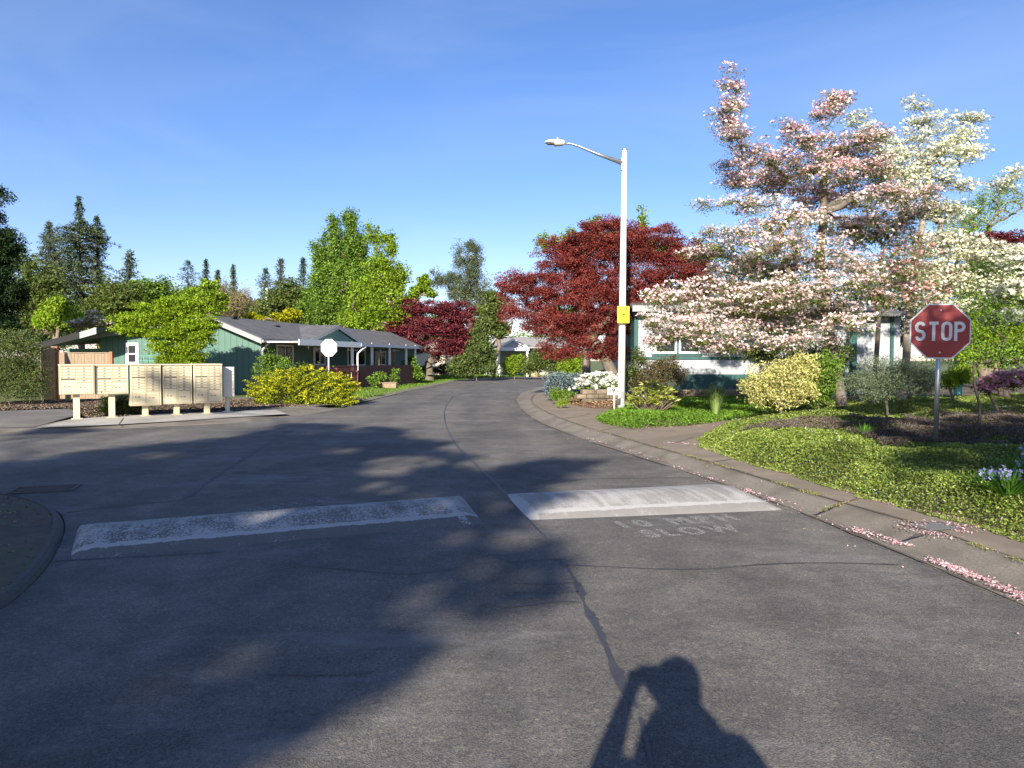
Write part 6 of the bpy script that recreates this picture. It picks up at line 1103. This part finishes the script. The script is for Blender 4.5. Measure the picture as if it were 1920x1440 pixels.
# photographer: one continuous body, phone held up in both hands
def person():
    root = empty('person', (.085, -.38, 0), 'person in dark jacket and jeans holding a phone up with both hands', 'person')
    J = {'hip': (0, 0, .95), 'waist': (0, .0, 1.12), 'chest': (0, .0, 1.34), 'neck': (0, .01, 1.50), 'head0': (0, .035, 1.62), 'head1': (0, .03, 1.73), 'top': (0, .02, 1.80), 'nose': (0, .125, 1.70), 'chin': (0, .085, 1.62),
         'sl': (-.18, .0, 1.35), 'el': (-.33, .14, 1.22), 'wl': (-.20, .30, 1.50), 'hl': (-.165, .31, 1.575), 'sr': (.21, 0, 1.36), 'er': (.33, .08, 1.12), 'wr': (-.02, .30, 1.50), 'hr': (-.085, .31, 1.575),
         'tl': (-.1, 0, .88), 'kl': (-.12, .03, .5), 'al': (-.13, 0, .09), 'fl': (-.14, .14, .04), 'tr': (.1, 0, .88), 'kr': (.12, .03, .5), 'ar': (.13, 0, .09), 'fr': (.14, .14, .04)}
    R = {'nose': .016, 'chin': .035, 'hip': .17, 'waist': .25, 'chest': .23, 'neck': .085, 'head0': .075, 'head1': .088, 'top': .055, 'sl': .115, 'el': .075, 'wl': .04, 'hl': .035, 'sr': .15, 'er': .13, 'wr': .04, 'hr': .035, 'tl': .12, 'kl': .085, 'al': .06, 'fl': .045, 'tr': .12, 'kr': .085, 'ar': .06, 'fr': .045}
    E = [('hip', 'waist'), ('waist', 'chest'), ('chest', 'neck'), ('neck', 'head0'), ('head0', 'head1'), ('head1', 'top'), ('head1', 'nose'), ('head0', 'chin'), ('chest', 'sl'), ('sl', 'el'), ('el', 'wl'), ('wl', 'hl'), ('chest', 'sr'), ('sr', 'er'), ('er', 'wr'), ('wr', 'hr'), ('hip', 'tl'), ('tl', 'kl'), ('kl', 'al'), ('al', 'fl'), ('hip', 'tr'), ('tr', 'kr'), ('kr', 'ar'), ('ar', 'fr')]
    for s, hx in (('l', -1), ('r', 1)):
        for i in range(4):
            n0 = f'f{s}{i}'; b = J['h'+s]; J[n0] = (b[0]-hx*.0+(i-1.5)*.018, b[1]+.03, b[2]+.045-.006*abs(i-1)); R[n0] = .009; n1 = n0+'t'; J[n1] = (J[n0][0]-hx*.02, b[1]+.035, b[2]+.06-.008*abs(i-1)); R[n1] = .008; E += [('h'+s, n0), (n0, n1)]
        n0 = f'th{s}'; b = J['h'+s]; J[n0] = (b[0]-hx*.045, b[1]-.01, b[2]+.015); R[n0] = .011; E.append(('h'+s, n0))
    keys = list(J); me = bpy.data.meshes.new('body'); me.from_pydata([J[k] for k in keys], [(keys.index(a), keys.index(b)) for a, b in E], [])
    o = bpy.data.objects.new('body', me); C.objects.link(o); o.parent = root; sk = o.modifiers.new('skin', 'SKIN'); sd = me.skin_vertices[0].data if me.skin_vertices else None
    if sd is None:
        me.attributes; bm = bmesh.new(); bm.from_mesh(me); lay = bm.verts.layers.skin.verify()
        bm.verts.ensure_lookup_table()
        for i, k in enumerate(keys): bm.verts[i][lay].radius = (R[k], R[k]*(.72 if k in ('waist', 'chest', 'hip') else 1)); bm.verts[i][lay].use_root = (k == 'hip')
        bm.to_mesh(me); bm.free()
    else:
        for i, k in enumerate(keys): sd[i].radius = (R[k], R[k]); sd[i].use_root = (k == 'hip')
    sub = o.modifiers.new('sub', 'SUBSURF'); sub.levels = sub.render_levels = 2; me.materials.append(M('dark_jacket', (.03, .035, .05), .85, (.045, .05, .065), 8))
    bpy.context.view_layer.update(); ev = bpy.data.meshes.new_from_object(o.evaluated_get(bpy.context.evaluated_depsgraph_get())); o.modifiers.clear(); old = o.data; o.data = ev; bpy.data.meshes.remove(old)
    for m_ in (M('skin', (.45, .27, .19), .55), M('blue_jeans', (.05, .075, .13), .85, (.07, .10, .16), 20)): ev.materials.append(m_)
    for p in ev.polygons:
        c = p.center; p.use_smooth = True
        if (c.z > 1.57 and c.y < .2 and abs(c.x) < .13) or (c.y > .27 and c.z > 1.50): p.material_index = 1
        elif c.z < .98 and c.y < .2: p.material_index = 2
    cl_ = MB(); cl_.tube([(0, -.02, 1.40), (0, -.02, 1.48), (0, -.03, 1.56), (0, -.035, 1.62)], [.225, .195, .15, .10], 18); cl_.build('hood', M('dark_hood', (.028, .032, .045), .9, (.04, .045, .06), 9), root, smooth=True)
    for s in (-1, 1):
        sh_ = MB(); sh_.tube([(s*.13, -.08, .045), (s*.13, -.05, .055), (s*.133, .06, .05), (s*.138, .16, .035), (s*.14, .2, .03)], [.03, .05, .05, .038, .012], 12); sh_.build('shoe', M('shoe_black', (.03, .028, .026), .6), root, smooth=True)
        ey = MB(); ey.tube([(s*.032, .098, 1.725), (s*.032, .108, 1.725)], [.014, .008], 10); ey.build('eye', M('eye_dark', (.05, .035, .03), .2), root, smooth=True)
        er = MB(); er.tube([(s*.088, .02, 1.68), (s*.102, .012, 1.71), (s*.09, .018, 1.745)], [.012, .02, .01], 8); er.build('ear', M('skin_ear', (.45, .26, .19), .55), root, smooth=True)
    mo = MB(); mo.tube([(-.022, .108, 1.652), (0, .116, 1.65), (.022, .108, 1.652)], [.003, .007, .003], 6); mo.build('mouth', M('lips', (.35, .13, .11), .5), root, smooth=True)
    hb = MB(); 
    hb.tube([(0, -.035, 1.60), (0, -.02, 1.68), (0, -.012, 1.76), (0, -.005, 1.82), (0, .005, 1.855)], [.08, .10, .108, .088, .03], 14); hb.build('hair', M('brown_hair', (.06, .035, .02), .6), root, smooth=True)
    ph = MB(); ph.box(-.078, .078, -.0045, .0045, -.038, .038); p_ = ph.build('phone', M('black_phone', (.02, .02, .02), .2), None, bevel=.003); p_.location = (.02, -.03, 1.615); tag(p_, 'black phone held up sideways in front of the person', 'phone')
person()
